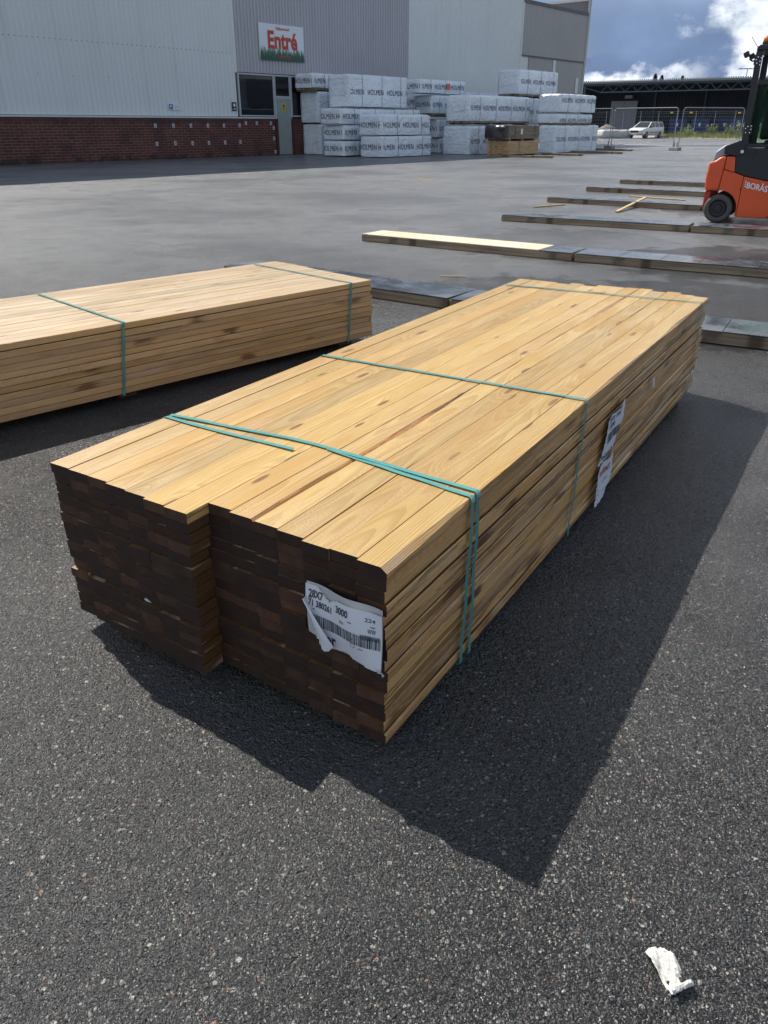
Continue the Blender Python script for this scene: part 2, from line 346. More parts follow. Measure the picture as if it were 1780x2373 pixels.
HIVIS = mat('hi-vis yellow cloth', c=(.55, .85, .04), r=.8, ds=10)
SKIN = mat('skin', c=(.55, .33, .24), r=.55, dirt=.1)
DENIM = mat('dark work trousers', c=(.03, .035, .05), r=.85)
HAIR = mat('dark brown hair', c=(.05, .03, .02), r=.7)
SEATM = mat('black seat vinyl', c=(.02, .02, .022), r=.5)
WHITECAR = mat('white car paint', c=(.80, .80, .80), r=.3, coat=.5, dirt=.06)
CARGLASS = mat('car glass', c=(.02, .028, .03), r=.05, dirt=0)
LAMPG = mat('headlight lens', c=(.55, .58, .60), r=.1, dirt=0)
GALV = mat('galvanised steel', c=(.30, .32, .34), r=.4, m=.6, dirt=.15)
DARKWALL = mat('dark warehouse cladding', c=(.030, .033, .042), r=.7, ds=.6)
ROOFM = mat('grey green roof sheet', c=(.12, .15, .15), r=.55)
TRUSS = mat('blue grey steel', c=(.055, .085, .115), r=.5)
OFFWHITE = mat('off white door', c=(.38, .39, .43), r=.6)
BLUEBIN = mat('blue container paint', c=(.02, .045, .16), r=.5)
LOUVRE = mat('grey louvre', c=(.13, .13, .14), r=.6)
def leaf_fn(c1, c2):
    def fn(t, b):
        P = t.n('TexCoord').outputs['Object']
        t.set(b.inputs['Base Color'], t.mix(t.ss(t.noise(P, 3., 3), .35, .65), c1, c2)); t.set(b.inputs['Roughness'], .6)
        b.inputs['Transmission Weight'].default_value = 0.
        b.inputs['Subsurface Weight'].default_value = 0.
    return fn
GRASSM = mat('rough grass', leaf_fn((.13, .17, .035), (.30, .30, .10)))
WEEDM = mat('weed leaves', leaf_fn((.09, .14, .03), (.20, .26, .07)))
CONIF = mat('conifer needles', leaf_fn((.018, .04, .018), (.03, .06, .03)))
BARK = mat('bark', c=(.09, .065, .045), r=.9)
ROCK = mat('grey brown rock', c=(.20, .175, .15), r=.9, ds=6)
TARP = mat('pale tarpaulin', c=(.50, .50, .49), r=.6)
TAPEO = mat('orange tag', c=(.85, .13, .04), r=.5, dirt=0)
RUNG = mat('sand verge', c=(.34, .31, .26), r=.9, ds=2)

# ---------------------------------------------------------------- mesh helpers
class MB:
    def __init__(s): s.v = []; s.f = []; s.m = []
    def add(s, vs, fs, mi=0, M=None):
        b = len(s.v)
        for p in vs: s.v.append(tuple(M @ Vector(p)) if M is not None else tuple(p))
        for f in fs: s.f.append(tuple(b+i for i in f)); s.m.append(mi)
        return s
    def box(s, x0, x1, y0, y1, z0, z1, mi=0, M=None):
        vs = [(x, y, z) for z in (z0, z1) for y in (y0, y1) for x in (x0, x1)]
        return s.add(vs, [(0, 2, 3, 1), (4, 5, 7, 6), (0, 1, 5, 4), (2, 6, 7, 3), (0, 4, 6, 2), (1, 3, 7, 5)], mi, M)
    def bar(s, a, b, w=.05, h=None, mi=0, up=(0, 0, 1)):
        a, b = Vector(a), Vector(b); h = h or w; d = (b-a); L = d.length; d.normalize()
        u = Vector(up)
        if abs(d.dot(u)) > .98: u = Vector((1, 0, 0))
        x = d.cross(u).normalized(); z = x.cross(d).normalized()
        M = Matrix((x, d, z)).transposed().to_4x4(); M.translation = a
        return s.box(-w/2, w/2, 0, L, -h/2, h/2, mi, M)
    def tube(s, pts, r, n=8, mi=0, caps=True):
        pts = [Vector(p) for p in pts]; rs = r if isinstance(r, (list, tuple)) else [r]*len(pts)
        rings = []; vs = []
        for i, p in enumerate(pts):
            d = (pts[min(i+1, len(pts)-1)]-pts[max(i-1, 0)]).normalized()
            u = Vector((0, 0, 1)) if abs(d.z) < .9 else Vector((1, 0, 0))
            x = d.cross(u).normalized(); y = x.cross(d).normalized()
            for k in range(n):
                a = 2*math.pi*k/n; vs.append(p+(x*math.cos(a)+y*math.sin(a))*rs[i])
        fs = [(i*n+k, i*n+(k+1) % n, (i+1)*n+(k+1) % n, (i+1)*n+k) for i in range(len(pts)-1) for k in range(n)]
        if caps: fs += [tuple(range(n))[::-1], tuple((len(pts)-1)*n+k for k in range(n))]
        return s.add(vs, fs, mi)
    def prism(s, poly, y0, y1, mi=0, M=None):        # poly in (x,z), extruded along y
        n = len(poly); vs = [(x, y0, z) for x, z in poly]+[(x, y1, z) for x, z in poly]
        fs = [tuple(range(n)), tuple(range(2*n-1, n-1, -1))]+[(i, i+n, (i+1) % n+n, (i+1) % n) for i in range(n)]
        return s.add(vs, fs, mi, M)
    def build(s, name, mats, parent=None, smooth=False, bevel=0, seg=2, attrs=None):
        me = bpy.data.meshes.new(name); me.from_pydata(s.v, [], s.f); me.update()
        for mm in (mats if isinstance(mats, (list, tuple)) else [mats]): me.materials.append(mm)
        if any(s.m): me.polygons.foreach_set('material_index', s.m)
        o = bpy.data.objects.new(name, me); COL.objects.link(o)
        if smooth: me.polygons.foreach_set('use_smooth', [True]*len(me.polygons))
        for k, a in (attrs or {}).items():
            at = me.attributes.new(k, 'FLOAT_VECTOR', 'POINT'); at.data.foreach_set('vector', np.array(a, 'f').ravel())
        if parent: o.parent = parent
        if bevel:
            md = o.modifiers.new('bevel', 'BEVEL'); md.width = bevel; md.segments = seg; md.limit_method = 'ANGLE'; md.angle_limit = R(35)
        return o
def tag(o, label=None, cat=None, group=None, kind=None):
    if label: o['label'] = label
    if cat: o['category'] = cat
    if group: o['group'] = group
    if kind: o['kind'] = kind
    return o
def thing(name, label, cat, loc=(0, 0, 0), rz=0., group=None):
    o = bpy.data.objects.new(name, None); COL.objects.link(o); o.location = loc; o.rotation_euler = (0, 0, rz)
    o.empty_display_size = .2
    return tag(o, label, cat, group)
def copy_tree(o, parent=None):
    c = o.copy(); COL.objects.link(c); c.parent = parent
    for ch in list(o.children): copy_tree(ch, c)
    return c
_tc = {}
def txt(body, bold=0., extr=0.):
    """glyph outline triangles of a word, scaled to the unit box [0,1]x[0,1]; also width/height ratio"""
    k = (body, bold)
    if k not in _tc:
        cu = bpy.data.curves.new('t', 'FONT'); cu.body = body; cu.offset = bold; cu.resolution_u = 3; cu.space_character = 1.12 if body == 'HOLMEN' else 1.
        o = bpy.data.objects.new('t', cu); COL.objects.link(o)
        dg = bpy.context.evaluated_depsgraph_get(); me = o.evaluated_get(dg).to_mesh()
        v = np.array([x.co[:] for x in me.vertices]); f = [tuple(p.vertices) for p in me.polygons]
        o.evaluated_get(dg).to_mesh_clear(); bpy.data.objects.remove(o); bpy.data.curves.remove(cu)
        mn, mx = v.min(0), v.max(0); sz = mx-mn
        _tc[k] = ([((a[0]-mn[0])/sz[0], (a[1]-mn[1])/sz[1]) for a in v], f, sz[0]/sz[1])
    return _tc[k]
def put_text(mb, body, fn, x0, x1, z0, z1, bold=0., mi=0, clip=None):
    v, f, _ = txt(body, bold)
    pts = [(x0+a*(x1-x0), z0+b*(z1-z0)) for a, b in v]
    if clip: f = [q for q in f if all(clip[0] <= pts[i][0] <= clip[1] for i in q)]
    used = sorted({i for q in f for i in q}); ix = {j: n for n, j in enumerate(used)}
    mb.add([fn(*pts[i]) for i in used], [tuple(ix[i] for i in q) for q in f], mi)

# ---------------------------------------------------------------- ground
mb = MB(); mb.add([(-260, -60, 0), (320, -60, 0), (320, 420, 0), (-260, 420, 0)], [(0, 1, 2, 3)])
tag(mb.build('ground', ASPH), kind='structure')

# ---------------------------------------------------------------- strapped bundles of boards
def board(L, W, T, rnd, seed, wane=(0, 0), nseg=10, crook=.0, base=.0024):
    """verts/faces/material ids of one sawn board; x length, y width (0..W), z thickness (0..T)"""
    vs, fs, ms, bc = [], [], [], []
    r = random.Random(seed); ph = r.uniform(0, 6); T0 = T
    cr = [crook*math.sin(ph+2.2*k/nseg) for k in range(nseg+1)]
    for k in range(nseg+1):
        x = L*k/nseg; dy = cr[k]
        w0 = w1 = 0
        if wane[0]: w0 = max(0, wane[0]*(noise.noise((x*2.2, seed*.37, 1.3))*1.6+.25))
        if wane[1]: w1 = max(0, wane[1]*(noise.noise((x*2.2, seed*.37, 5.3))*1.6+.25))
        c0, c1 = base+w0, base+w1
        ring = [(0, base), (base, 0), (W-base, 0), (W, base), (W, T-c1*.8), (W-c1, T), (c0, T), (0, T-c0*.8)]
        for y, z in ring: vs.append((x, y+dy, z)); bc.append((x, y-W/2, z-T/2))
    for k in range(nseg):
        for j in range(8):
            a, b = k*8+j, k*8+(j+1) % 8
            fs.append((a, a+8, b+8, b)); ms.append(0 if j in (1, 5) else 1)
    fs.append(tuple(range(8))); ms.append(2); fs.append(tuple(nseg*8+j for j in range(7, -1, -1))); ms.append(2)
    return vs, fs, ms, bc

def bundle(name, label, cat, loc, ang, L, ncol, nlay, zb, W, T, gap, endoff, faroff, mats, keep, seed, wanes={}, topgap={}):
    root = thing(name, label, cat, loc, ang)
    rg = random.Random(seed); stuff = MB(); sbc, sbr = [], []
    n_kept = 0
    for j in range(nlay):
        ys = rg.uniform(-.004, .004); lay = rg.gauss(0, .0036); side = rg.choice([-.003, -.0015, 0, .001, .002, .0035]) if j < nlay-1 else 0
        for i in range(ncol):
            seedb = seed*1000+j*50+i
            yw = (W+gap)*i + ys + topgap.get(i, 0)*(j == nlay-1)
            if i == 0: yw -= side
            if i == ncol-1: yw += rg.uniform(-.002, .007)
            x0 = endoff(yw) + lay + rg.gauss(0, .0012) + (rg.uniform(-.006, .002) if rg.random() < .07 else 0)
            x1 = L + faroff(yw) + rg.gauss(0, .014 if L < 3.2 else .006)
            z0 = zb+T*j + (0 if j < nlay-1 else rg.uniform(-.0006, .0012))
            if j == nlay-1: x0 = endoff(yw)+rg.gauss(0, .0025)
            rnd = (rg.random(), rg.random(), rg.random())
            wn = wanes.get((i, j), (0, 0))
            if j < nlay-1 and i == 0 and rg.random() < .35: wn = (.007, 0)
            big = keep(i, j)
            vs, fs, ms, bc = board(x1-x0, W, T-(.0012 if j == nlay-1 else rg.uniform(.0012, .0022) if i else rg.uniform(.0008, .0020)), rnd, seedb, wn, 24 if wn != (0, 0) else 8, rg.uniform(-.0012, .0012) if j == nlay-1 else rg.uniform(-.0025, .0025) if i == 0 else 0, .0006 if j == nlay-1 and L < 3.2 else .0019)
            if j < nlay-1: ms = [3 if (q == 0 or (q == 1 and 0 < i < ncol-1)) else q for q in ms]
            vs = [(x+x0, y+yw, z+z0) for x, y, z in vs]
            if big and n_kept < 100:
                n_kept += 1; b = MB(); b.v = vs; b.f = fs; b.m = ms
                b.build('board', mats, root, attrs={'bco': bc, 'brnd': [rnd]*len(vs)})
            else:
                o = len(stuff.v); stuff.v += vs; stuff.f += [tuple(q+o for q in f) for f in fs]; stuff.m += ms; sbc += bc; sbr += [rnd]*len(vs)
    so_ = stuff.build('inner_boards', mats, root, attrs={'bco': sbc, 'brnd': sbr}); so_['kind'] = 'stuff'
    return root

def ribbon(pts, wdir, width, th=.0009):
    """flat strap through pts; wdir = direction of its width"""
    mb = MB(); pts = [Vector(p) for p in pts]; n = len(pts)
    for i, p in enumerate(pts):
        d = (pts[min(i+1, n-1)]-pts[max(i-1, 0)]).normalized()
        wd = Vector(wdir if not callable(wdir) else wdir(i/(n-1))); wd = (wd-d*wd.dot(d)).normalized(); nn = d.cross(wd).normalized()
        mb.v += [tuple(p+wd*width/2), tuple(p-wd*width/2), tuple(p-wd*width/2+nn*th), tuple(p+wd*width/2+nn*th)]
    for i in range(n-1):
        for k in range(4): mb.f.append((i*4+k, i*4+(k+1) % 4, (i+1)*4+(k+1) % 4, (i+1)*4+k)); mb.m.append(0)
    mb.f += [(0, 1, 2, 3), ((n-1)*4+3, (n-1)*4+2, (n-1)*4+1, (n-1)*4)]; mb.m += [0, 0]
    return mb
def strap_path(lt, lb, W, zt, z0, wfrom, e=.004, ls=None, side=.009):
    """top run from w=wfrom to 0, round the arris, then down the right side"""
    P = []
    for k in range(13):
        q = k/12; w_ = wfrom*(1-q)
        P.append((lt(w_), w_, zt+e+.0008*math.sin(k*1.7)))
    for k in range(1, 5):
        a = k/5*math.pi/2; P.append((lt(0)-.002*k, -math.sin(a)*(side+.002), zt+e-(1-math.cos(a))*.014))
    n = 16
    for k in range(n+1):
        q = k/n; z = (zt-.016)*(1-q)+z0*q; l_ = lt(0)*(1-q)+lb*q-.010
        P.append((l_, -side-.0035*abs(math.sin(q*7.3)), z))
    P.append((P[-1][0], -side+.012, z0-.004)); P.append((P[-1][0], .05, z0-.004))
    return P

A0 = (.0052, 1.2947, 0); ANG = R(58.48); ZB = .05; NL, NC = 16, 14; BW, BT = .0709, .028; GAP = .0008; ZT = ZB+NL*BT
def endoff(wv): return (-.036+(wv-.5)*.075) if wv > .497 else (-.004+wv*.075)
def faroff(wv): return .02+.045*math.sin(min(1, wv/.5)*2.6) + (-.02 if wv > .5 else 0)+.02
def keepA(i, j): return j == NL-1 or i == 0 or i == 7 or (j >= NL-8 and i in (13, 6, 8, 10, 1, 4)) or (j >= 9 and i in (2, 11))
wan = {(0, NL-1): (.013, 0), (5, NL-1): (0, .010), (4, NL-1): (.009, 0), (4+0, NL-1): (0, .012), (5, NL-1): (.010, 0), (2, NL-1): (0, .004)}
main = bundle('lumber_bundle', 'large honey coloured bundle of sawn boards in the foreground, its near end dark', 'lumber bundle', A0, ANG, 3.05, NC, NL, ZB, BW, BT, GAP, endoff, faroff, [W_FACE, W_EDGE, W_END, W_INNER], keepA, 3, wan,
              {13: 0, 12: 0})
mb = MB()
for lx in (.38, 1.17, 2.86):
    b = MB(); b.box(lx-.045, lx+.045, .020, 1.0, .0, ZB-.003); b.build('bearer', BARK, main, bevel=.002)
lt1 = lambda w_: .406+.0445*min(1, w_/.55)-.040*max(0, (w_-.5)/.5)
ribbon(strap_path(lt1, .405, 1, ZT, .045, 1.0, e=.0034), (1, 0, 0), .0145).build('strap', STRAP, main)
lt1b = lambda w_: .375+.064*min(1, w_/.45)
ribbon(strap_path(lt1b, .355, 1, ZT, .045, .45, e=.0022, side=.010), (1, 0, 0), .0145).build('strap', STRAP, main)
P = [(.394-.014*q-.004*math.sin(q*5), 1.0-.475*q, ZT+.0025+.010*max(0, q-.8)) for q in [k/14 for k in range(15)]]
P = [(.394, 1.012, ZT-.05), (.394, 1.011, ZT-.01)]+P
tag(ribbon(P, (1, 0, 0), .014).build('strap', STRAP, main), 'loose cut strap tail lying on the boards')
ribbon(strap_path(lambda w_: 1.196-.013*w_, 1.155, 1, ZT, .045, 1.0), (1, 0, 0), .014).build('strap', STRAP, main)
ribbon(strap_path(lambda w_: 2.93-.08*w_, 2.93, 1, ZT, .045, 1.0), (1, 0, 0), .014).build('strap', STRAP, main)
P = [(2.862+.03*q, .97-.5*q, ZT+.004+.008*max(0, q-.75)) for q in [k/10 for k in range(11)]]
tag(ribbon(P, (1, 0, 0), .013).build('strap', STRAP, main), 'second thin strap end across the far top')
# small side run of the left-hand edge for the straps
for lx in (.396, 1.183, 2.85):
    ribbon([(lx, 1.0, ZT+.003), (lx, 1.018, ZT-.004), (lx, 1.02, ZT-.1), (lx, 1.02, .06), (lx, .99, .045)], (1, 0, 0), .014).build('strap', STRAP, main)

# ---- paper label on the near end (plane facing -x of the bundle; u runs from the left (w=.205) to the right (w=.0))
def endface(u, v, lift=0.):        # u 0..1 left to right, v 0..1 bottom to top
    wv = .186-.190*u; zz = .268+.146*v - .008*u
    bul = .010*math.sin(u*3.1)*math.sin(v*2.6+.3)+.004*math.sin(u*9+v*3)+.006*u
    return (-.018-bul-lift, wv, zz)
def sheet(fn, poly, mi=0, n=14, mb=None):
    """grid over unit square, kept where inside poly(u,v)"""
    mb = mb or MB(); idx = {}
    def inside(u, v):
        c = False; k = len(poly)
        for i in range(k):
            (x1, y1), (x2, y2) = poly[i], poly[(i+1) % k]
            if (y1 > v) != (y2 > v) and u < (x2-x1)*(v-y1)/(y2-y1+1e-12)+x1: c = not c
        return c
    for a in range(n):
        for b in range(n):
            if not inside((a+.5)/n, (b+.5)/n): continue
            q = []
            for (p, r_) in ((a, b), (a+1, b), (a+1, b+1), (a, b+1)):
                if (p, r_) not in idx: idx[(p, r_)] = len(mb.v); mb.v.append(fn(p/n, r_/n))
                q.append(idx[(p, r_)])
            mb.f.append(tuple(q)); mb.m.append(mi)
    return mb
back = sheet(lambda u, v: (lambda p: (p[0]+.006, p[1]+.003, p[2]))(endface(u, v)), [(-.01, .14), (.25, .06), (.30, .0), (.99, .02), (1.01, .98), (.8, 1.01), (.5, .98), (.2, 1.0), (0, 1.01)], n=24)
bk = back.build('paper_backing', PAPER2, main, smooth=True)
poly = [(0, 1.01), (.14, 1.0), (.30, .86), (.33, .83), (.40, .91), (.48, .93), (1.01, .93), (1.01, -.01), (.62, .03), (.56, .10), (.20, .02), (.0, .83)]
lab = sheet(lambda u, v: endface(u, v, .002), poly, n=44).build('paper_label', PAPER, main, smooth=True)
flap = MB()
fl = [endface(.02, .80, .003), endface(.21, .03, .004)]
for q in range(9):
    t_ = q/8
    e1 = Vector(endface(.02+.19*t_, .80-.77*t_, .003))
    wdt = .30*min(t_*1.1, 1.0)**1.0*(1 if t_ < .92 else .6)
    for s2 in range(4):
        f_ = s2/3; p = e1+Vector((-.016*math.sin(f_*2.2), -.200*wdt*f_*.8, .03*wdt*f_))
        flap.v.append(tuple(p))
for q in range(8):
    for s2 in range(3): a = q*4+s2; flap.f.append((a, a+1, a+5, a+4)); flap.m.append(0)
flap.build('folded_corner', PAPER, lab, smooth=True)
tx = MB(); ef = lambda u, v: endface(u, v, .0028)
put_text(tx, '28X7', ef, .045, .235, .80, .93, .03)
put_text(tx, '3000', ef, .43, .60, .745, .865, .03)
put_text(tx, '71 380261', ef, .04, .36, .665, .775, .03)
put_text(tx, 'VI+', ef, .48, .55, .60, .66, .0)
put_text(tx, '224', ef, .80, .92, .78, .84, .01)
put_text(tx, 'WW', ef, .84, .93, .60, .68, .01)
put_text(tx, 'er', ef, .28, .41, .09, .25, .02)
put_text(tx, 'g', ef, .225, .275, .04, .20, .02)
rb = random.Random(4)
def bars(mb, u0, u1, v0, v1, n, fn, slope=0.):
    x = u0
    while x < u1:
        ww = (u1-u0)/n*rb.choice([.35, .5, .5, .9, 1.3]); 
        mb.add([fn(x, v0), fn(min(x+ww, u1), v0), fn(min(x+ww, u1), v1), fn(x, v1)], [(0, 1, 2, 3)])
        x += ww+(u1-u0)/n*rb.choice([.4, .5, .8])
bars(tx, .115, .985, .36, .545, 62, ef)
bars(tx, .76, .975, .49, .57, 34, ef)
for (u, v, l_) in ((.04, .785, .05), (.10, .62, .03), (.60, .69, .05), (.87, .705, .05), (.63, .43, .04), (.73, .30, .06)):
    tx.add([ef(u, v), ef(u+l_, v), ef(u+l_, v+.014), ef(u, v+.014)], [(0, 1, 2, 3)])
for k in range(10):
    a, a2 = k/10*6.283, (k+.6)/10*6.283
    tx.add([ef(.655+.033*math.cos(t_), .32+.045*math.sin(t_)) for t_ in (a, a2)]+[ef(.655+.025*math.cos(t_), .32+.034*math.sin(t_)) for t_ in (a2, a)], [(0, 1, 2, 3)])
tx.build('printed_text', INK, lab)
# torn bit stuck at the corner and staples
tb = MB()
for k in range(6):
    p = Vector(endface(.97+.02*math.sin(k), -.01+.0*k)); tb.v += [tuple(p+Vector((-.004-.003*math.sin(k*2), -.004*k, .004*math.sin(k*1.3)))), tuple(p+Vector((-.012, -.004*k, .014+.004*math.sin(k*2.3))))]
for k in range(5): tb.f.append((2*k, 2*k+1, 2*k+3, 2*k+2)); tb.m.append(0)
tb.build('torn_paper_scrap', PAPER, main)
tb = MB()
cen = Vector((-.052, .66, .22)); tb.add([cen, cen+Vector((0, -.018, .002)), cen+Vector((-.006, -.008, .016)), cen+Vector((-.002, .006, .006))], [(0, 1, 2, 3)]); tag(tb.build('torn_paper_scrap', PAPER, main), 'tiny white scrap on the end of the left block')

# ---- two torn labels on the right side
def sideface(l0, l1, z0, z1, lift, curl=0.):
    def fn(u, v):
        l_ = l0+(l1-l0)*u; z = z0+(z1-z0)*v
        return (l_, -.014-lift-.006*abs(math.sin(u*4+v*2))-curl*(1-v)**2, z)
    return fn
f1 = sideface(1.395, 1.64, .20, .385, .001)
lab1 = sheet(f1, [(.0, -.01), (.1, .04), (.42, .10), (.52, .22), (.62, .12), (.75, .22), (.73, .40), (.95, .62), (1.01, 1.01), (.88, 1.01), (.80, .88), (.4, .90), (.22, .83)], n=30).build('paper_label', PAPER, main, smooth=True)
lab1['label'] = 'torn upper label with a barcode, stapled to the side of the boards'
tx = MB(); fs1 = sideface(1.395, 1.64, .20, .385, .003)
put_text(tx, '28X70', fs1, .28, .50, .76, .86, .01); put_text(tx, '3000', fs1, .55, .75, .78, .87, .01); put_text(tx, '7138041', fs1, .26, .55, .62, .73, .01)
bars(tx, .22, .82, .38, .56, 30, fs1); put_text(tx, 'rt-Lager', fs1, .05, .46, .07, .22, .02)
tx.build('printed_text', INK, lab1)
f2 = sideface(1.372, 1.562, .055, .215, .002, .012)
lab2 = sheet(f2, [(.0, -.01), (.1, .02), (.5, .10), (.85, .28), (.95, .5), (1.01, 1.01), (.93, .93), (.8, .88), (.45, .92), (.2, .86), (.1, .8)], n=26).build('paper_label', PAPER, main, smooth=True)
lab2['label'] = 'white label reading INVENT in red, hanging from the side of the boards'
f3 = sideface(1.372, 1.562, .055, .215, .004, .012)
tx = MB(); put_text(tx, 'INVENT', f3, .18, .80, .62, .76, .015, 0); put_text(tx, 'AUG 21', f3, .35, .68, .42, .49, .01, 1); put_text(tx, 'SIGN', f3, .35, .55, .22, .27, 0, 1)
for v in (.36, .25): tx.add([f3(.09, v), f3(.13, v), f3(.13, v+.03), f3(.09, v+.03)], [(0, 1, 2, 3)], 1)
tx.build('printed_text', [REDTXT, INK2], lab2)
tb = MB(); fn = sideface(2.02, 2.09, .305, .36, .002); tb.add([fn(0, .9), fn(.5, 1), fn(.9, .1), fn(.55, 0)], [(0, 1, 2, 3)]); tag(tb.build('torn_paper_scrap', PAPER, main), 'small white scrap on the side of the boards')

# ---- second bundle (left), paler; placed so that its right end is near (-.08, 5.02)
ANG2 = R(43.7+180); L2 = 3.6; NC2, NL2, ZB2, BT2 = 14, 11, .045, .0317
E2 = Vector((-.083, 4.985)); d2 = Vector((math.cos(R(44.6)), math.sin(R(44.6)))); O2 = E2-d2*L2
ZT2 = ZB2+NL2*BT2
sec = bundle('lumber_bundle', 'paler bundle of sawn boards at the left edge, lying behind the big honey coloured bundle', 'lumber bundle', (O2.x, O2.y, 0), R(44.6), L2, NC2, NL2, ZB2, BW, BT2, .0018,
             lambda w_: 0, lambda w_: .02*w_, [W2_FACE, W2_EDGE, W_END, W_INNER], lambda i, j: j == NL2-1 or i == 0 or (j >= 4), 9)
for lx in (.45, 1.915, 3.43):
    b = MB(); b.box(lx-.05, lx+.05, .07, .99, .0, ZB2-.003); b.build('bearer', BARK, sec, bevel=.002)
    ribbon(strap_path(lambda w_: lx-.01*w_, lx-.05 if lx < 3 else lx-.03, 1, ZT2, .04, .995, side=.008), (1, 0, 0), .0145).build('strap', STRAP, sec)
for lx in (1.87, 3.42):
    b = MB(); b.box(lx-.008, lx+.008, -.0075, -.0070, .08, ZT2-.03); 
# ---------------------------------------------------------------- long low bearers on the yard
def bearer(label, p, q, w_, h_, pale=False, seams=(), nplates=None, z=0.):
    """p,q: near bottom edge ends on the ground; w_: width away from camera"""
    p, q = Vector((*p, 0)), Vector((*q, 0)); d = (q-p); L = d.length; a = math.atan2(d.y, d.x)
    root = thing('timber_bearer', label, 'timber bearer', (p.x, p.y, z), a, 'long low bearers laid out across the yard')
    rg = random.Random(int(L*1000))
    b = MB()
    n = max(1, round(w_/.115))
    for k in range(n): b.box(-rg.uniform(0, .01), L+rg.uniform(0, .01), k*w_/n+.001, (k+1)*w_/n-.001, .002, h_-.009)
    b.build('beam', BEAM, root, bevel=.003)
    if nplates is None: nplates = max(1, int(L/.45))
    x = 0.
    if pale:
        c = MB(); c.v = []; 
        for k in range(n): c.box(.0, L*.86, k*w_/n+.0015, (k+1)*w_/n-.0015, h_-.008, h_)
        bc = [(v[0], (v[1] % (w_/n))-.05, v[2]) for v in c.v]
        tag(c.build('top_plank', W_PALE_GLARE, root, attrs={'bco': bc, 'brnd': [(.3, .6, .9)]*len(c.v)}), 'pale planks on top of the bearer, whitened for sun glare'); x = L*.86+.004
    while x < L-.02:
        st = min(L-x, rg.uniform(.30, .62)); 
        if L-x-st < .1: st = L-x
        c = MB(); tz = rg.uniform(-.001, .0012); c.box(x+.0025, x+st-.0025, -.003, w_+.003, h_-.007+tz, h_+tz); c.build('cover_board', PLATE, root, bevel=.0015)
        x += st
    return root
bearer('pale topped bearer at the left of the nearest long row behind the bundles', (-.27, 9.8), (1.93, 8.3), .43, .085, pale=True)
bearer('wet grey bearer continuing the nearest long row to the right edge', (1.96, 8.27), (4.6, 6.72), .44, .085)
bearer('grey bearer of the second row, its right end reaching the forklift wheel', (1.715, 12.0), (3.99, 10.72), .40, .085)
bearer('bearer lying right in front of the forklift wheel', (4.02, 10.68), (6.6, 9.30), .47, .085)
bearer('bearer of the third row with two loose sticks across it', (2.95, 15.03), (5.17, 13.52), .36, .085)
bearer('short bearer behind the forklift rear in the third row', (5.2, 13.5), (7.4, 12.2), .36, .085)
bearer('bearer of the fourth row ending beside the forklift counterweight', (4.25, 17.57), (6.9, 15.75), .26, .09)
bearer('farthest thin bearer left of the forklift', (5.6, 19.9), (8.2, 18.2), .26, .09)
bearer('wet bearer running between the two lumber bundles', (-1.5, 7.45), (.48, 5.98), .44, .085)
bearer('short wet bearer half hidden behind the big bundle', (.50, 5.95), (1.7, 5.20), .44, .085)
bearer('wet grey bearer sticking out from the far right end of the big bundle', (1.72, 5.19), (3.3, 4.30), .42, .085)
def lyingbar(label, p, q, w_=.12, h_=.08):
    p, q = Vector((*p, h_/2+.002)), Vector((*q, h_/2+.002)); b = MB(); b.bar(p, q, w_, h_)
    return tag(b.build('timber_bar', BEAM, bevel=.004), label, 'timber bar', 'single bars near the wrapped stacks')
lyingbar('bar lying just in front of the brown lumber pack', (4.4, 36.3), (7.0, 35.3), .3)
lyingbar('middle bar sticking out right of the brown lumber pack', (7.3, 39.0), (8.7, 37.6), .3)
lyingbar('long bar in front of the rightmost wrapped stack', (9.4, 42.4), (11.2, 40.3), .3)
lyingbar('farthest bar pointing towards the temporary fence', (10.9, 47.2), (12.9, 44.6), .3)
def stick(label, pts, w_=.03, h_=.02):
    b = MB(); b.bar(pts[0], pts[1], w_, h_); return tag(b.build('wooden_stick', W_STICK), label, 'wooden stick', 'loose sticks and splinters on the yard')
stick('diagonal yellow stick leaning over the third row bearer', ((3.72, 13.2, .015), (4.62, 14.72, .105)), .05)
stick('yellow stick lying along the third row bearer', ((4.40, 14.95, .11), (5.18, 14.28, .10)), .06)
stick('brown stick on bare asphalt left of the third row', ((2.52, 13.98, .012), (3.15, 14.45, .012)), .03)
stick('thin splinter on the asphalt between the two bundles and nearest bearer row', ((.52, 7.38, .006), (.76, 7.36, .008)), .012, .008)
stick('dark twig far out on the open asphalt', ((.85, 21.4, .01), (1.22, 20.7, .01)), .04)

# paper scrap in the foreground
cx, cy = G0 = (.493, .80)
def scrap(u, v):
    L_ = .092; W_ = .043
    a = u*L_; z = .004+.006*math.sin(u*6.5+v)+.003*math.sin(v*5+u*9)
    x = a; 
    if u > .72:
        th = (u-.72)/.28*2.6; x = .72*L_+.012*math.sin(th); z = .005+.006*(1-math.cos(th))
    wv = (v-.5)*W_*(1-.35*max(0, .25-u)*3)
    return (x, wv+.004*math.sin(u*4), z+.0028*noise.noise((u*9, v*6, 2.))+.0025*noise.noise((u*25, v*13, 4.)))
sc = sheet(scrap, [(0, .1), (.05, .02), (1.01, -.01), (1.01, 1.01), (.3, 1.01), (.08, .95), (-.01, .6)], n=22)
ob = sc.build('paper_scrap', PLASTW); ob.location = (.462, .845, .002); ob.rotation_euler = (0, 0, R(-68))
md = ob.modifiers.new('s', 'SOLIDIFY'); md.thickness = .0012
tag(ob, 'crumpled white strip of torn tape on the asphalt in the bottom right corner', 'litter')

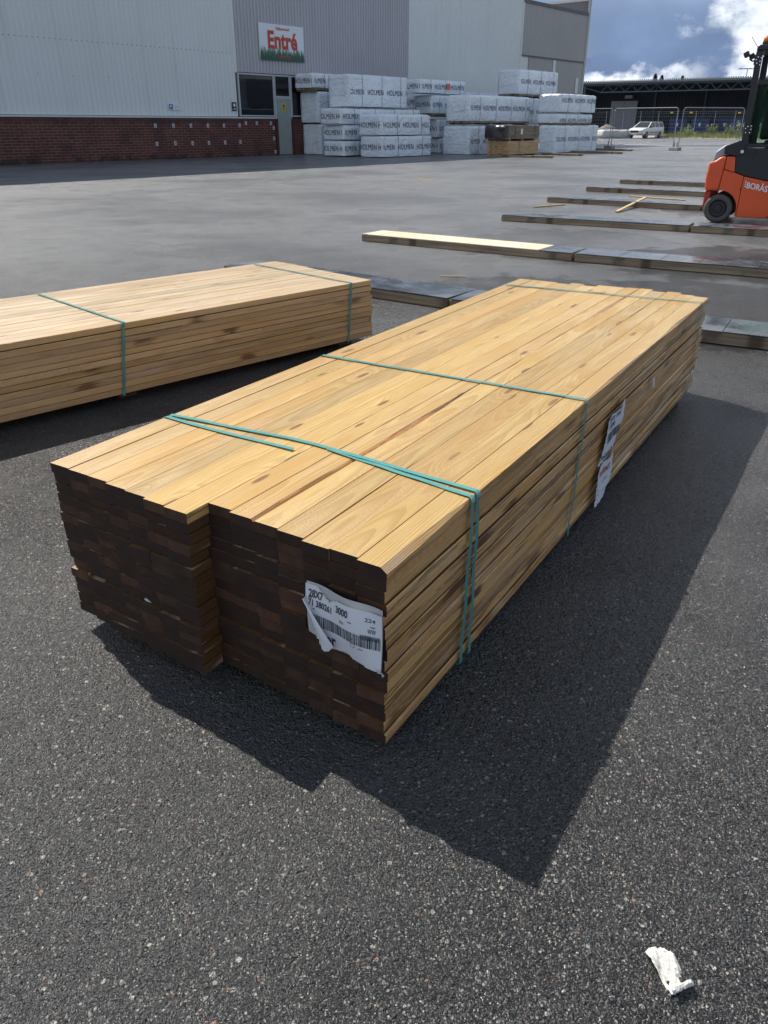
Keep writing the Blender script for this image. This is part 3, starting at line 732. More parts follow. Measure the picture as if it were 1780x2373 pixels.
# loose grit on the asphalt
b = MB(); rg = random.Random(21)
for k in range(1500):
    y = .35+5.2*rg.random()**1.5; x = rg.uniform(-.62, .62)*(y+.9); s_ = rg.uniform(.0010, .0026)*(1 if rg.random() < .93 else 1.9)
    p = Vector((x, y, s_*.5)); v = [p+Vector((rg.uniform(.6, 1.3)*s_*dx, rg.uniform(.6, 1.3)*s_*dy, rg.uniform(.5, .9)*s_*dz)) for dx, dy, dz in ((1, 0, 0), (0, 1, 0), (-1, 0, 0), (0, -1, 0), (0, 0, 1), (0, 0, -1))]
    b.add(v, [(0, 1, 4), (1, 2, 4), (2, 3, 4), (3, 0, 4), (1, 0, 5), (2, 1, 5), (3, 2, 5), (0, 3, 5)])
tag(b.build('grit', ROCK), kind='stuff')

# ---------------------------------------------------------------- the big building
W0 = Vector((-12.87, 28.21, 0)); WD = Vector((8.03, 9.71, 0)).normalized(); WE = Vector((-WD.y, WD.x, 0)); AW = math.atan2(WD.y, WD.x)
bld = thing('warehouse', 'large grey corrugated metal warehouse with a brick base, filling the top left', 'building', W0, AW)
# local frame of the building: x along the front (s), y into the building, z up. front plane y=0
HB = 10.55
def clad(name, s0, s1, z0, z1, pitch, depth, m_, y=0., zfn=None, label=None):
    b = MB(); n = int((s1-s0)/pitch); prof = []
    for k in range(n+1):
        a = s0+k*pitch
        for f_, d in ((0, 0), (.36, 0), (.50, -depth), (.86, -depth)):
            x = a+f_*pitch
            if x < s1: prof.append((x, d))
    prof.append((s1, 0))
    zf = zfn or (lambda s: z1)
    for x, d in prof: b.v += [(x, y+d, z0), (x, y+d, zf(x))]
    for k in range(len(prof)-1): b.f.append((2*k, 2*k+2, 2*k+3, 2*k+1)); b.m.append(0)
    o = b.build(name, m_, bld)
    if label: o['label'] = label
    return o
b = MB(); b.box(-30, 33.0, .12, 26, 0, HB-.02); b.box(33.0, 41.1, .12, 14, 0, 7.55); b.build('wall_core', CLAD_D, bld)
clad('cladding', -30, 10.55, 1.52, HB, .2, .022, CLAD_L, label='pale blue grey corrugated cladding')
clad('cladding', 10.6, 22.05, 3.16, HB, .18, .05, CLAD_D, label='violet grey corrugated cladding above the entrance')
clad('cladding', 22.05, 32.85, 0, HB, .2, .03, CLAD_L, label='pale corrugated cladding behind the wrapped packs')
clad('cladding', 32.95, 41.15, 4.98, 7.6, .2, .035, CLAD_R, label='taupe corrugated cladding on the lower right part')
clad('cladding', 33.95, 41.15, 0, 4.90, .2, .035, CLAD_R)
clad('cladding', 32.95, 33.9, 0, 4.90, .3, .01, CLAD_L)
clad('cladding', 14.9, 22.05, 1.5, 3.1, .18, .05, CLAD_D)
b = MB(); b.box(32.85, 41.3, -.07, .1, 7.6, 7.78); b.box(32.95, 41.2, -.06, -.02, 4.90, 4.99); b.build('flashing', TRIM if False else LOUVRE, bld)
b = MB(); b.box(36.95, 37.3, -.06, -.045, 4.2, 4.88); b.box(40.2, 40.55, -.075, -.045, 3.1, 4.0); b.build('vent_panel', TRIM, bld)
# gable parapet rising over the low roof at the far corner
b = MB(); b.box(41.15, 41.3, 0, 14, 7.0, 8.44); b.build('parapet', LOUVRE, bld); b = MB(); b.box(41.08, 41.38, -.08, 14, 8.44, 8.56); b.box(41.1, 41.35, -.08, .02, 0, 8.44); b.build('corner_trim', CLAD_R, bld)
for q_ in ((22.0, 22.1, -.06, 0), (10.5, 10.62, -.062, 3.13), (32.84, 32.96, -.07, 0)):
    b = MB(); b.box(q_[0], q_[1], q_[2], .02, q_[3], HB); b.build('corner_trim', CLAD_L, bld)
# brick base
def bx_attr(x0, x1, y0, y1, z0, z1):
    b = MB(); b.box(x0, x1, y0, y1, z0, z1); return b
for (x0, x1) in ((-30, 12.55), (13.72, 16.5)):
    b = bx_attr(x0, x1, -.09, .1, 0, 1.45); o = b.build('brick_base', BRICK, bld, attrs={'bco': b.v})
b = MB(); b.box(-30, 10.62, -.13, .0, 1.452, 1.50); b.box(10.62, 12.66, -.11, .0, 1.452, 1.50); b.build('sill_flashing', TRIM, bld)
# screw rows on the pale cladding
b = MB()
for z in (3.8, 6.9):
    for k in range(0, 56): x = -.8+k*.2+.13; (x < 10.5) and b.box(x-.014, x+.014, -.032, -.021, z-.014, z+.014)
for x, z in ((1.9, 2.75), (3.2, 2.72), (4.6, 2.74), (5.6, 2.73), (3.0, 5.6)): b.box(x-.012, x+.012, -.032, -.021, z-.012, z+.012)
b.build('screw_row', LOUVRE, bld)
# windows and door
def window(s0, s1, z0, z1):
    f = MB(); t_ = .05
    f.box(s0, s1, -.05, .05, z0, z0+t_); f.box(s0, s1, -.05, .05, z1-t_, z1); f.box(s0, s0+t_, -.05, .05, z0+t_+.001, z1-t_-.001); f.box(s1-t_, s1, -.05, .05, z0+t_+.001, z1-t_-.001)
    f_ = f.build('window', FRAME, bld)
    g_ = MB(); g_.box(s0+t_, s1-t_, -.012, .0, z0+t_, z1-t_); g_.build('pane', GLASS, f_)
window(10.64, 12.64, 1.53, 3.13); window(12.67, 13.60, 2.28, 3.13); window(13.64, 14.85, 1.53, 3.13)
b = MB(); b.box(10.55, 14.9, .055, .11, 0, 3.16); b.build('entrance_backing', BLACKP, bld)
d_ = MB(); d_.box(12.72, 13.58, -.045, .0, .02, 2.22); door = d_.build('door', DOORM, bld, bevel=.004)
h_ = MB(); h_.tube([(13.47, -.045, 1.05), (13.47, -.10, 1.05), (13.36, -.10, 1.05)], .012); h_.box(13.43, 13.51, -.052, -.045, .95, 1.15); h_.box(13.42, 13.53, -.06, -.045, 1.52, 1.66); h_.build('handle', CHROME, door)
for q_ in ((12.58, 12.71), (13.60, 13.70)): b = MB(); b.box(q_[0], q_[1], -.12, .0, 0, 1.45); b.build('door_jamb', RED_JAMB, bld)
b = MB(); b.box(12.66, 12.71, -.06, .0, 1.51, 2.27); b.box(12.66, 13.64, -.06, .0, 2.225, 2.275); b.box(13.59, 13.63, -.06, .0, 1.46, 2.22); b.build('door_frame', FRAME, bld)

def onwall(name, label, cat, s, z, group=None, y=-.03):
    P_ = W0+WD*s-WE*0; o = thing(name, label, cat, (W0+WD*s+WE*y)+Vector((0, 0, z)), AW, group); return o
# entrance sign
sg = onwall('entrance_sign', 'white entrance sign with big red lettering over a green forest, high on the grey wall', 'sign', 11.91, 3.68, y=-.075)
SW, SH = 2.59, 1.30
b = MB(); b.box(0, SW, -.02, .02, 0, SH); b.build('sign_board', SIGNW, sg)
fr = random.Random(12); y_ = -.024
for li, (n, h0, h1) in enumerate(((34, .30, .50), (40, .20, .46), (46, .10, .34))):
    b = MB()
    b.add([(0, y_-li*.003, 0), (SW, y_-li*.003, 0), (SW, y_-li*.003, h0*.75), (0, y_-li*.003, h0*.75)], [(0, 1, 2, 3)])
    for k in range(n):
        x = SW*(k+.5)/n+fr.uniform(-.03, .03); h = fr.uniform(h0, h1); wd = .035+.04*fr.random(); x = min(max(x, wd), SW-wd)
        zz = h0*.75-.02
        vs = [(x-wd, y_-li*.003-.0006-k*.00002, zz-.08), (x+wd, y_-li*.003-.0006-k*.00002, zz-.08), (x+wd*.5, y_-li*.003-.0006-k*.00002, zz+(h-zz)*.4), (x, y_-li*.003-.0006-k*.00002, h+.06), (x-wd*.5, y_-li*.003-.0006-k*.00002, zz+(h-zz)*.4)]
        b.add(vs, [(0, 1, 2, 3, 4)])
    b.build('forest_print', GR[li], sg)
b = MB()
def sf(x, z): return (x, -.036, z)
put_text(b, 'Entr\u00e9', sf, .47, 2.18, .40, 1.06, .03)
put_text(b, 'V\u00e4lkommen!', sf, .93, 1.74, 1.10, 1.21, .015)
put_text(b, 'SPIREC.SE', sf, 1.03, 1.75, .07, .17, .02)
b.build('sign_lettering', REDINK, sg)
# parking sign
ps = onwall('parking_sign', 'small white parking sign with a blue P on the pale cladding', 'sign', 7.04, 1.73, y=-.045)
b = MB(); b.box(0, .54, -.01, .01, 0, .22); b.build('sign_board', SIGNW, ps, bevel=.006)
b = MB(); b.box(.02, .19, -.014, -.010, .02, .20); pb = b.build('blue_field', BLUEP, ps)
b = MB(); put_text(b, 'P', lambda x, z: (x, -.017, z), .07, .145, .045, .175, .03); b.build('letter', SIGNW, pb)
b = MB(); put_text(b, 'Kundparkering', lambda x, z: (x, -.013, z), .22, .51, .115, .155, .0); put_text(b, 'Spirec', lambda x, z: (x, -.013, z), .25, .47, .055, .09, .0); b.build('sign_lettering', BLUEP, ps)
# black notice
ps = onwall('notice_sign', 'small black notice with a white symbol left of the entrance window', 'sign', 10.22, 1.72, y=-.045)
b = MB(); b.box(0, .22, -.01, .01, 0, .33); b.build('sign_board', BLACKP, ps, bevel=.004)
b = MB(); b.add([(.06, -.014, .17), (.15, -.014, .15), (.17, -.014, .24), (.09, -.014, .29), (.05, -.014, .24)], [(0, 1, 2, 3, 4)]); b.box(.05, .17, -.014, -.011, .05, .065); b.box(.05, .17, -.014, -.011, .085, .10); b.build('symbol', SIGNW, ps)
# yellow door notice
ps = onwall('warning_sign', 'yellow warning notice with a black triangle on the door', 'sign', 13.03, 1.74, y=-.055)
b = MB(); b.box(0, .21, -.005, .005, 0, .33); b.build('sign_board', YELLOWP, ps)
b = MB(); b.add([(.03, -.009, .16), (.18, -.009, .16), (.105, -.009, .30)], [(0, 1, 2)])
for z in (.04, .075, .11): b.box(.04, .17, -.009, -.006, z, z+.015)
b.build('symbol', INK, ps)
ps = None
for k, (s, z) in enumerate(((6.29, 1.18), (7.13, 1.18), (7.97, 1.18), (8.82, 1.18), (9.66, 1.18), (10.5, 1.19), (10.86, 1.27), (11.47, 1.27), (12.29, 1.27), (12.44, 1.08), (6.27, .55), (7.13, .56), (7.97, .55), (8.8, .55), (9.65, .55), (10.48, .56), (12.43, .67), (12.47, .14))):
    if ps is None:
        ps = onwall('wall_plate', '', 'wall plate', s, z, 'small white plates on the brick base', y=-.095)
        b = MB(); b.box(-.055, .055, -.012, .004, -.07, .07); b.build('plate', FRAME, ps, bevel=.004)
        b = MB(); b.box(-.02, .02, -.018, -.012, -.025, .025); b.build('stud', LOUVRE, ps); o = ps
    else:
        o = copy_tree(ps); P_ = W0+WD*s+WE*(-.095); o.location = (P_.x, P_.y, z)
    if k < 9: ps_l = ['leftmost', 'second from left', 'third from left', 'fourth from left', 'fifth from left', 'sixth from left', 'seventh from left, raised a little', 'eighth from left, raised a little', 'last'][k]+' white plate of the upper row on the brick base'
    elif k == 9: ps_l = 'upper white plate beside the red door jamb'
    elif k < 16: ps_l = ['leftmost', 'second', 'third', 'fourth', 'fifth', 'last'][k-10]+' white plate of the lower row on the brick base'
    else: ps_l = ['middle white plate beside the red door jamb', 'white plate near the ground beside the red door jamb'][k-16]
    o['label'] = ps_l

# ---------------------------------------------------------------- wrapped packs
def rbox(sx, sy, sz, r, rt, seedv, amp, n=.11, sag=.03):
    """rounded wrinkled box: x 0..sx, y 0..sy, z 0..sz; returns MB and displacement fn"""
    b = MB(); nx, ny, nz = max(4, int(sx/n)), max(4, int(sy/n)), max(4, int(sz/n))
    idx = {}
    def disp(p):
        q = Vector((min(max(p[0], r), sx-r), min(max(p[1], r), sy-r), min(max(p[2], .02), sz-rt)))
        d = Vector(p)-q
        if d.length > 1e-6:
            dn = d.normalized(); rad = rt if abs(dn.z) > .5 else r
            rr_ = min(d.length, rad*(1-.0)) if False else (rad if d.length > 0 else 0)
            # project the outer shell onto the rounded shell
            mx_ = max(abs(d.x)/r, abs(d.y)/r, (d.z/rt if d.z > 0 else abs(d.z)/.02))
            P_ = q+Vector((d.x, d.y, d.z))*(1/ max(1e-6, math.sqrt((d.x/r)**2+(d.y/r)**2+((d.z/rt) if d.z > 0 else d.z/.02)**2)))*mx_
        else: P_ = Vector(p); dn = Vector((0, 0, 1))
        nn = noise.noise((p[0]*2.2+seedv, p[1]*2.2, p[2]*3.0))*.6+noise.noise((p[0]*5.+seedv, p[1]*5., p[2]*2.+p[0]*4))*.5
        cen = Vector((sx/2, sy/2, sz/2)); o_ = Vector((0, 0, 0))
        if p[0] <= 1e-6: o_.x = -1
        if p[0] >= sx-1e-6: o_.x = 1
        if p[1] <= 1e-6: o_.y = -1
        if p[1] >= sy-1e-6: o_.y = 1
        if p[2] >= sz-1e-6: o_.z = 1
        P_ = P_+o_*(nn*amp)
        if p[2] <= 1e-6: P_.z += sag*(.5+.5*noise.noise((p[0]*1.3+seedv, p[1]*1.7, 3.)))
        elif p[2] < .25*sz and o_.length > 0: P_ += Vector((o_.x, o_.y, 0))*amp*.8*noise.noise((p[0]*3+seedv, p[1]*3, 0))
        return P_
    def V(i, j, k):
        if (i, j, k) not in idx: idx[(i, j, k)] = len(b.v); b.v.append(tuple(disp((sx*i/nx, sy*j/ny, sz*k/nz))))
        return idx[(i, j, k)]
    for i in range(nx):
        for k in range(nz):
            b.f.append((V(i, 0, k), V(i+1, 0, k), V(i+1, 0, k+1), V(i, 0, k+1))); b.f.append((V(i, ny, k+1), V(i+1, ny, k+1), V(i+1, ny, k), V(i, ny, k)))
        for j in range(ny):
            b.f.append((V(i, j, nz), V(i+1, j, nz), V(i+1, j+1, nz), V(i, j+1, nz)))
    for j in range(ny):
        for k in range(nz):
            b.f.append((V(0, j+1, k), V(0, j, k), V(0, j, k+1), V(0, j+1, k+1))); b.f.append((V(nx, j, k), V(nx, j+1, k), V(nx, j+1, k+1), V(nx, j, k+1)))
    b.m = [0]*len(b.f); return b, disp
def pack(X, Y, sl_, sr_, z0, z1, label, seedv, r=.05, rt=.06, amp=.018, side_txt=True, end_txt=False, tz=.5, th=.2, woodbase=False, sheetlab=False, straps=True, off=.25, wrap=None, tag_=False):
    amp *= .62; r = min(r, .04) if r < .06 else r
    """near corner at X,Y; long side runs along WD (local x), short end runs along WE (local y)"""
    root = thing('wrapped_lumber_pack', label, 'wrapped lumber pack', (X, Y, z0), AW, 'white plastic wrapped lumber packs stacked along the building')
    H_ = z1-z0; zb_ = .0
    if woodbase:
        b = MB(); rg = random.Random(int(seedv*10))
        for k in range(3): b.box(.03+rg.uniform(0, .03), sr_-.05, sl_*(k*.33)+.03, sl_*(k*.33)+sl_*.3, .0, .07)
        for k in range(4): b.box(sr_*(.05+.29*k), sr_*(.05+.29*k)+.1, .02, sl_-.03, -.06, -.002)
        b.build('timber_base', BEAM, root); zb_ = .06
    b, disp = rbox(sr_, sl_, H_-zb_, r, rt, seedv, amp)
    b.v = [(x, y, z+zb_) for x, y, z in b.v]
    b.build('wrapping', wrap or WRAP, root, smooth=True)
    zc_ = (H_-zb_)*tz
    lt = MB(); th = min(th, H_*.42); wl = th*5.2; step = wl*1.24
    if side_txt:
        def sfn(x, z):
            p = disp((x, 0., z)); return (p.x, p.y-.022, z+zb_)
        x = -off*wl
        while x < sr_:
            put_text(lt, 'HOLMEN', sfn, x, x+wl, zc_-th/2, zc_+th/2, .0, clip=(.03, sr_-.04)); x += step
    if lt.v: lt.build('printed_lettering', INK, root); lt = MB()
    if end_txt:
        def efn(y, z):
            p = disp((0., y, z)); return (p.x-.022, p.y, z+zb_)
        y = sl_-.12
        for k in range(3):
            put_text(lt, 'HOLMEN', lambda u, z: efn(sl_-u, z), .10+k*step*.8-.2*(seedv % 1), .10+k*step*.8+wl*.9-.2*(seedv % 1), zc_-th/2, zc_+th/2, .0, clip=(.05, sl_-.05))
    if lt.v: lt.build('printed_lettering', INK, root)
    if straps:
        b = MB(); nn = max(2, int(sr_/1.15))
        for k in range(nn):
            x = sr_*(k+.62)/nn
            pts = [disp((x, .0, (H_-zb_)*q/8))+Vector((0, -.012, zb_)) for q in range(9)]+[disp((x, sl_*q/6, H_-zb_))+Vector((0, 0, zb_+.012)) for q in range(1, 6)]
            b2 = ribbon([p for p in pts], (1, 0, 0), .022, .003); o_ = len(b.v); b.v += b2.v; b.f += [tuple(i+o_ for i in f) for f in b2.f]; b.m += b2.m
        b.build('strapping', INK2, root)
    if sheetlab:
        p = disp((0., sl_*.35, zc_)); b = MB(); b.box(p.x-.03, p.x-.026, sl_*.22, sl_*.42, zc_-.12+zb_, zc_+.12+zb_); b.build('paper_label', SIGNW, root)
    if tag_:
        b = MB(); b.box(1.95, 2.2, -.05, -.044, H_*.35, H_*.75); b.build('orange_tag', TAPEO, root)
    return root
pack(-2.84, 38.37, 1.15, 1.9, 0, 1.25, 'plain ended wrapped pack on the ground beside the entrance door', 1.1, sheetlab=True, side_txt=False, straps=False)
pack(-2.90, 38.30, 1.15, 1.9, 1.28, 2.53, 'plain ended wrapped pack in the middle of the leftmost stack by the door', 2.3, sheetlab=True, tz=.25, off=-.1)
pack(-3.09, 38.07, 1.15, 2.2, 2.58, 3.22, 'flat wrapped pack on wooden base, topmost of the leftmost stack by the door', 3.2, end_txt=True, woodbase=True, th=.19)
pack(-1.72, 35.79, 1.2, 3.2, .03, .61, 'low wrapped pack at the bottom left, left of the front stack of two', 4.7, end_txt=True, amp=.03)
pack(-1.71, 35.81, 1.2, 3.2, .65, 1.21, 'second low wrapped pack from the ground, left of the front stack of two', 5.3, end_txt=True, amp=.03)
pack(-1.81, 35.68, 1.2, 5.4, 1.24, 1.83, 'long low wrapped pack carrying the tallest pack on its top', 6.9, end_txt=True, amp=.03, off=-.1)
pack(-1.45, 36.12, 1.2, 3.86, 1.88, 3.09, 'tall smooth wrapped pack on top of the left stack, just under the dark wall panel', 7.4, sheetlab=True, tz=.47, th=.2, off=.15)
pack(-.10, 34.99, 1.2, 3.38, .01, .81, 'wrapped pack at the bottom of the nearest stack of two', 8.6, end_txt=True, amp=.03, tz=.48)
pack(-.13, 34.95, 1.25, 3.3, .83, 1.61, 'wrapped pack on top of the nearest stack of two', 9.2, end_txt=True, amp=.035, rt=.14, tz=.5, off=-.12)
pack(2.62, 40.88, 1.15, 2.1, 0, .65, 'crumpled wrapped pack at the foot of the recessed middle stack', 10.7, end_txt=True, amp=.05)
pack(2.53, 40.77, 1.15, 2.1, .67, 1.46, 'second crumpled wrapped pack of the recessed middle stack', 11.4, end_txt=True, amp=.06)
pack(2.20, 40.38, 1.0, 1.9, 1.62, 2.45, 'loosely wrapped bundled up pack showing its wooden base, in the recessed middle stack', 12.9, end_txt=True, amp=.07, woodbase=True)
pack(1.45, 41.2, .9, 1.1, 1.89, 2.46, 'wrapped pack under the one with the orange tag', 13.1, end_txt=True)
pack(1.64, 39.70, 1.07, 3.52, 2.50, 3.08, 'flat wrapped pack with an orange tag on its long side', 14.8, end_txt=True, tag_=True, th=.2)
pack(3.83, 38.59, 1.5, 3.5, .0, 1.20, 'wrapped pack with folds sagging to the left, under the long round topped pack', 15.6, amp=.07, rt=.15, tz=.46, off=.2)
pack(3.79, 38.54, 1.35, 5.3, 1.30, 2.42, 'long wrapped pack with a rounded top resting on boards in the middle', 16.2, rt=.30, r=.08, amp=.02, woodbase=True, sheetlab=True, tz=.52, off=.25)
pack(4.40, 45.76, .96, 4.5, 1.41, 2.74, 'wrapped pack half hidden behind the long round topped pack', 17.5, side_txt=False)
pack(7.44, 44.66, 1.0, 2.3, .0, 1.25, 'bottom wrapped pack under the high stack in front of the taupe wall', 18.7, tz=.5)
pack(7.23, 44.41, 1.0, 2.1, 1.30, 2.45, 'middle wrapped pack under the highest pack', 19.4, tz=.45)
pack(6.71, 43.78, 1.3, 3.90, 2.53, 3.69, 'highest wrapped pack of all, standing out against the taupe wall', 20.9, r=.07, rt=.08, tz=.52, woodbase=True, off=.0)
pack(8.18, 41.04, .95, 4.49, .0, 1.21, 'big wrapped pack at the foot of the rightmost stack', 21.2, tz=.5, off=0, amp=.025)
pack(8.30, 41.19, 1.2, 3.49, 1.24, 1.70, 'thin wrapped pack in the middle of the rightmost stack', 22.3, tz=.3, th=.17, sheetlab=True, woodbase=True)
pack(8.32, 41.21, 1.2, 3.67, 1.76, 2.54, 'wrapped pack on top of the rightmost stack', 23.5, tz=.66, amp=.03, rt=.1, off=-.1)
# support under the half hidden pack
pack(4.45, 45.82, .92, 4.4, .0, 1.38, 'wrapped pack on the ground hidden behind the long round topped pack', 24.2, side_txt=False, straps=False)
# brown lumber packs
def small_lumber(X, Y, sl_, sr_, z0, z1, label, dark):
    root = thing('lumber_pack', label, 'lumber pack', (X, Y, z0), AW, 'unwrapped brown lumber packs')
    nl = 8; h = (z1-z0-.05)/nl; b = MB(); rg = random.Random(int(X*100)); bc = []
    for j in range(nl):
        for i in range(8): b.box(rg.uniform(-.02, .03), sr_+rg.uniform(-.03, .03), i*sl_/8+.003+rg.uniform(-.004, .004), (i+1)*sl_/8-.003, .05+j*h+.003, .05+(j+1)*h-.003)
    bc = [(v[0], v[1], v[2]) for v in b.v]
    b.build('boards', BEAM if dark else W2_EDGE, root, attrs={'bco': bc, 'brnd': [(.4, .3, .5)]*len(bc)})
    b = MB()
    for k in range(3): b.box(sr_*(.1+.38*k), sr_*(.1+.38*k)+.1, 0, sl_, -.03, .049)
    b.build('base_blocks', BEAM, root)
    b = MB(); x = sr_*(.42 if dark else .94); b.box(x, x+.16, -.02, -.013, (z1-z0)*.4, (z1-z0)*.8); b.build('paper_label', SIGNW, root)
    if dark:
        b, _ = rbox(sr_*.995, sl_*1.0, z1-z0-.05, .03, .03, 3.3, .012); b.v = [(x*1.01-.03, y*1.03-.02+.0, z+.06) for x, y, z in b.v]
        b.f = [f for f in b.f if not (all(b.v[i][1] < .03 for i in f) and all(b.v[i][0] > .1 for i in f))]; b.m = [0]*len(b.f)
        b.build('wrapping', WRAPB, root, smooth=True)
small_lumber(5.26, 36.41, 1.05, 2.7, .03, .60, 'brown lumber pack standing on the ground right of the sagging wrapped pack', False)
small_lumber(5.14, 36.27, 1.07, 2.75, .64, 1.19, 'lumber pack half covered in black plastic on top of the brown one', True)

# ---------------------------------------------------------------- forklift
FA = R(-28.3)
fk = thing('forklift', 'orange red and black electric forklift cut by the right edge', 'forklift', (4.81, 11.77, 0), FA)
def FP(poly, y0, y1, name, m_, bev=.0, parent=fk, seg=2):
    b = MB(); b.prism(poly, y0, y1); return b.build(name, m_, parent, bevel=bev, seg=seg)
WID = 1.06
arc = lambda a0, a1, n, cx=-.055, cz=.19, r=.245: [(cx+r*math.cos(R(a0+(a1-a0)*k/n)), cz+r*math.sin(R(a0+(a1-a0)*k/n))) for k in range(n+1)]
cw = [(-.275, .425), (-.29, .58), (-.272, .795), (-.205, .81), (-.12, .872), (-.055, .872), (-.068, .70), (-.088, .432)]
FP(cw, .0, WID, 'counterweight', ORANGE, .03, seg=4)
FP([(-.275, .21), (-.272, .42), (-.19, .42), (-.20, .21)], .06, WID-.06, 'inner_fender', ORANGE_D, .01)
mid = [(-.084, .432), (-.064, .70), (.085, .665), (.205, .625), (.197, .095)]+arc(-18, 97, 10)
FP(mid, .0, WID, 'rear_body', ORANGE, .012)
FP([(-.051, .872), (.055, .868), (.08, .672), (-.060, .707)], .002, WID-.002, 'upper_body_panel', ORANGE, .008)
FP([(.202, .093), (.21, .622), (.53, .565), (1.30, .43), (1.34, .09)], .0, WID, 'side_body', ORANGE, .012)
FP([(.6, .10), (.6, .13), (1.25, .13), (1.25, .10)], -.008, WID+.008, 'step_strip', ORANGE_D, .004)
FP([(.059, .875), (.085, .672), (.212, .630), (.53, .572), (1.32, .435), (1.42, .62), (1.36, .95), (.10, .985)], .006, WID-.006, 'dark_side_panel', BLACKM, .010)
FP([(-.245, .812), (-.215, .93), (-.10, 1.02), (.08, 1.02), (.08, .90), (-.10, .876), (-.20, .815)], .05, WID-.05, 'hood', GREYM, .02, seg=3)
FP([(-.105, 1.0), (.085, 1.075), (.155, 1.02), (.15, .90), (.07, .875), (-.10, .905)], -.012, .05, 'cab_mount', BLACKM, .008)
FP([(-.105, 1.0), (.085, 1.075), (.155, 1.02), (.15, .90), (.07, .875), (-.10, .905)], WID-.05, WID+.012, 'cab_mount', BLACKM, .008)
for yy in (0, WID-.06):
    FP([(.095, .98), (.18, .98), (.145, 2.13), (.068, 2.13)], yy, yy+.06, 'cab_pillar', BLACKM, .008)
    FP([(1.12, .95), (1.20, .95), (1.02, 2.13), (.94, 2.13)], yy, yy+.06, 'cab_pillar', BLACKM, .008)
    FP([(.18, .99), (.18, 1.03), (1.12, 1.03), (1.12, .99)], yy+.005, yy+.055, 'door_rail', BLACKM, .004)
    FP([(.17, 1.74), (.17, 1.80), (1.0, 1.80), (1.0, 1.74)], yy+.01, yy+.05, 'door_rail', BLACKM, .004)
FP([(.065, 2.13), (.075, 2.19), (.10, 2.20), (1.0, 2.20), (1.04, 2.13)], -.01, WID+.01, 'cab_roof', BLACKM, .018, seg=3)
FP([(.175, 1.04), (.155, 1.74), (.98, 1.74), (1.09, 1.04)], .03, .036, 'side_window', CABGLASS)
FP([(.12, 1.04), (.10, 2.1), (.106, 2.1), (.126, 1.04)], .06, WID-.06, 'rear_window', CABGLASS)
FP([(.24, 1.04), (.24, 1.75), (.28, 1.75), (.28, 1.04)], .04, .07, 'door_frame_bar', BLACKM, .004)
for (px_, pz_) in ((.085, 2.03), (.105, 2.06), (.100, 1.99), (.135, 2.01), (.14, 1.97), (.145, 2.05), (.115, 1.22), (.125, 1.17), (.14, 1.245), (.185, 1.21), (.175, 1.17), (.18, 1.25)):
    b = MB(); b.tube([(px_, -.003, pz_), (px_, -.012, pz_)], .008, 10); b.build('bolt', CHROME, fk)
b = MB(); b.tube([(.13, -.012, .935), (.13, -.024, .935)], .022, 16); b.build('bolt', CHROME, fk)
b = MB(); b.tube([(.265, .004, .935), (.265, -.012, .935)], .035, 16); b.build('filler_cap', BLACKM, fk)
FP([(.06, 1.97), (.06, 2.09), (.155, 2.09), (.155, 1.97)], -.006, .0, 'hinge_plate', BLACKM)
FP([(.10, 1.15), (.10, 1.26), (.20, 1.26), (.20, 1.15)], -.006, .0, 'hinge_plate', BLACKM)
# wheels
def wheel(cx_, cz_, y0, y1, r):
    b = MB(); n = 40
    prof = [(r*.62, y0+.012), (r*.70, y0), (r*.93, y0+.004), (r, y0+.03), (r, y1-.03), (r*.93, y1), (r*.62, y1)]
    for k in range(n):
        a = 2*math.pi*k/n
        for rr_, yy in prof:
            q = rr_*(1-.014*(k % 2)*(rr_ > r*.97)); b.v.append((cx_+q*math.cos(a), yy, cz_+q*math.sin(a)))
    m_ = len(prof)
    for k in range(n):
        for j in range(m_-1): b.f.append((k*m_+j, k*m_+j+1, ((k+1) % n)*m_+j+1, ((k+1) % n)*m_+j)); b.m.append(0)
    wob = thing_part('wheel', fk)
    t_ = b.build('tyre', RUBBER, wob, smooth=True)
    b = MB(); b.tube([(cx_, y1-.01, cz_), (cx_, y0+.035, cz_)], r*.63, 32); b.tube([(cx_, y0+.036, cz_), (cx_, y0+.02, cz_)], [r*.30, r*.26], 20)
    for k in range(5): a = k*2*math.pi/5; b.tube([(cx_+r*.42*math.cos(a), y0+.036, cz_+r*.42*math.sin(a)), (cx_+r*.42*math.cos(a), y0+.025, cz_+r*.42*math.sin(a))], .012, 8)
    for k in range(24): a0 = k*math.pi/12; b.add([(cx_+rr_*math.cos(a0+da), yy, cz_+rr_*math.sin(a0+da)) for rr_, yy, da in ((r*.52, y0+.034, 0), (r*.63, y0+.01, 0), (r*.63, y0+.01, math.pi/12), (r*.52, y0+.034, math.pi/12))], [(0, 1, 2, 3)])
    b.build('rim', BLACKM, wob)
def thing_part(name, parent):
    o = bpy.data.objects.new(name, None); COL.objects.link(o); o.parent = parent; o.empty_display_size = .05; return o
wheel(-.055, .192, .0, .15, .192); wheel(-.055, .192, WID-.15, WID, .192)
wheel(1.05, .23, -.03, .17, .23); wheel(1.05, .23, WID-.17, WID+.03, .23)
b = MB(); b.tube([(.16, .12, 2.19), (.16, .12, 2.235)], .05, 20); b.build('beacon_base', BLACKM, fk, smooth=False)
b = MB(); b.tube([(.16, .12, 2.236), (.16, .12, 2.28), (.16, .12, 2.30), (.16, .12, 2.308)], [.046, .043, .030, .008], 20); b.build('beacon', AMBER, fk, smooth=True)
b = MB(); b.tube([(.07, .10, 2.17), (-.03, .08, 2.30)], .0035, 6); b.build('antenna', BLACKM, fk)
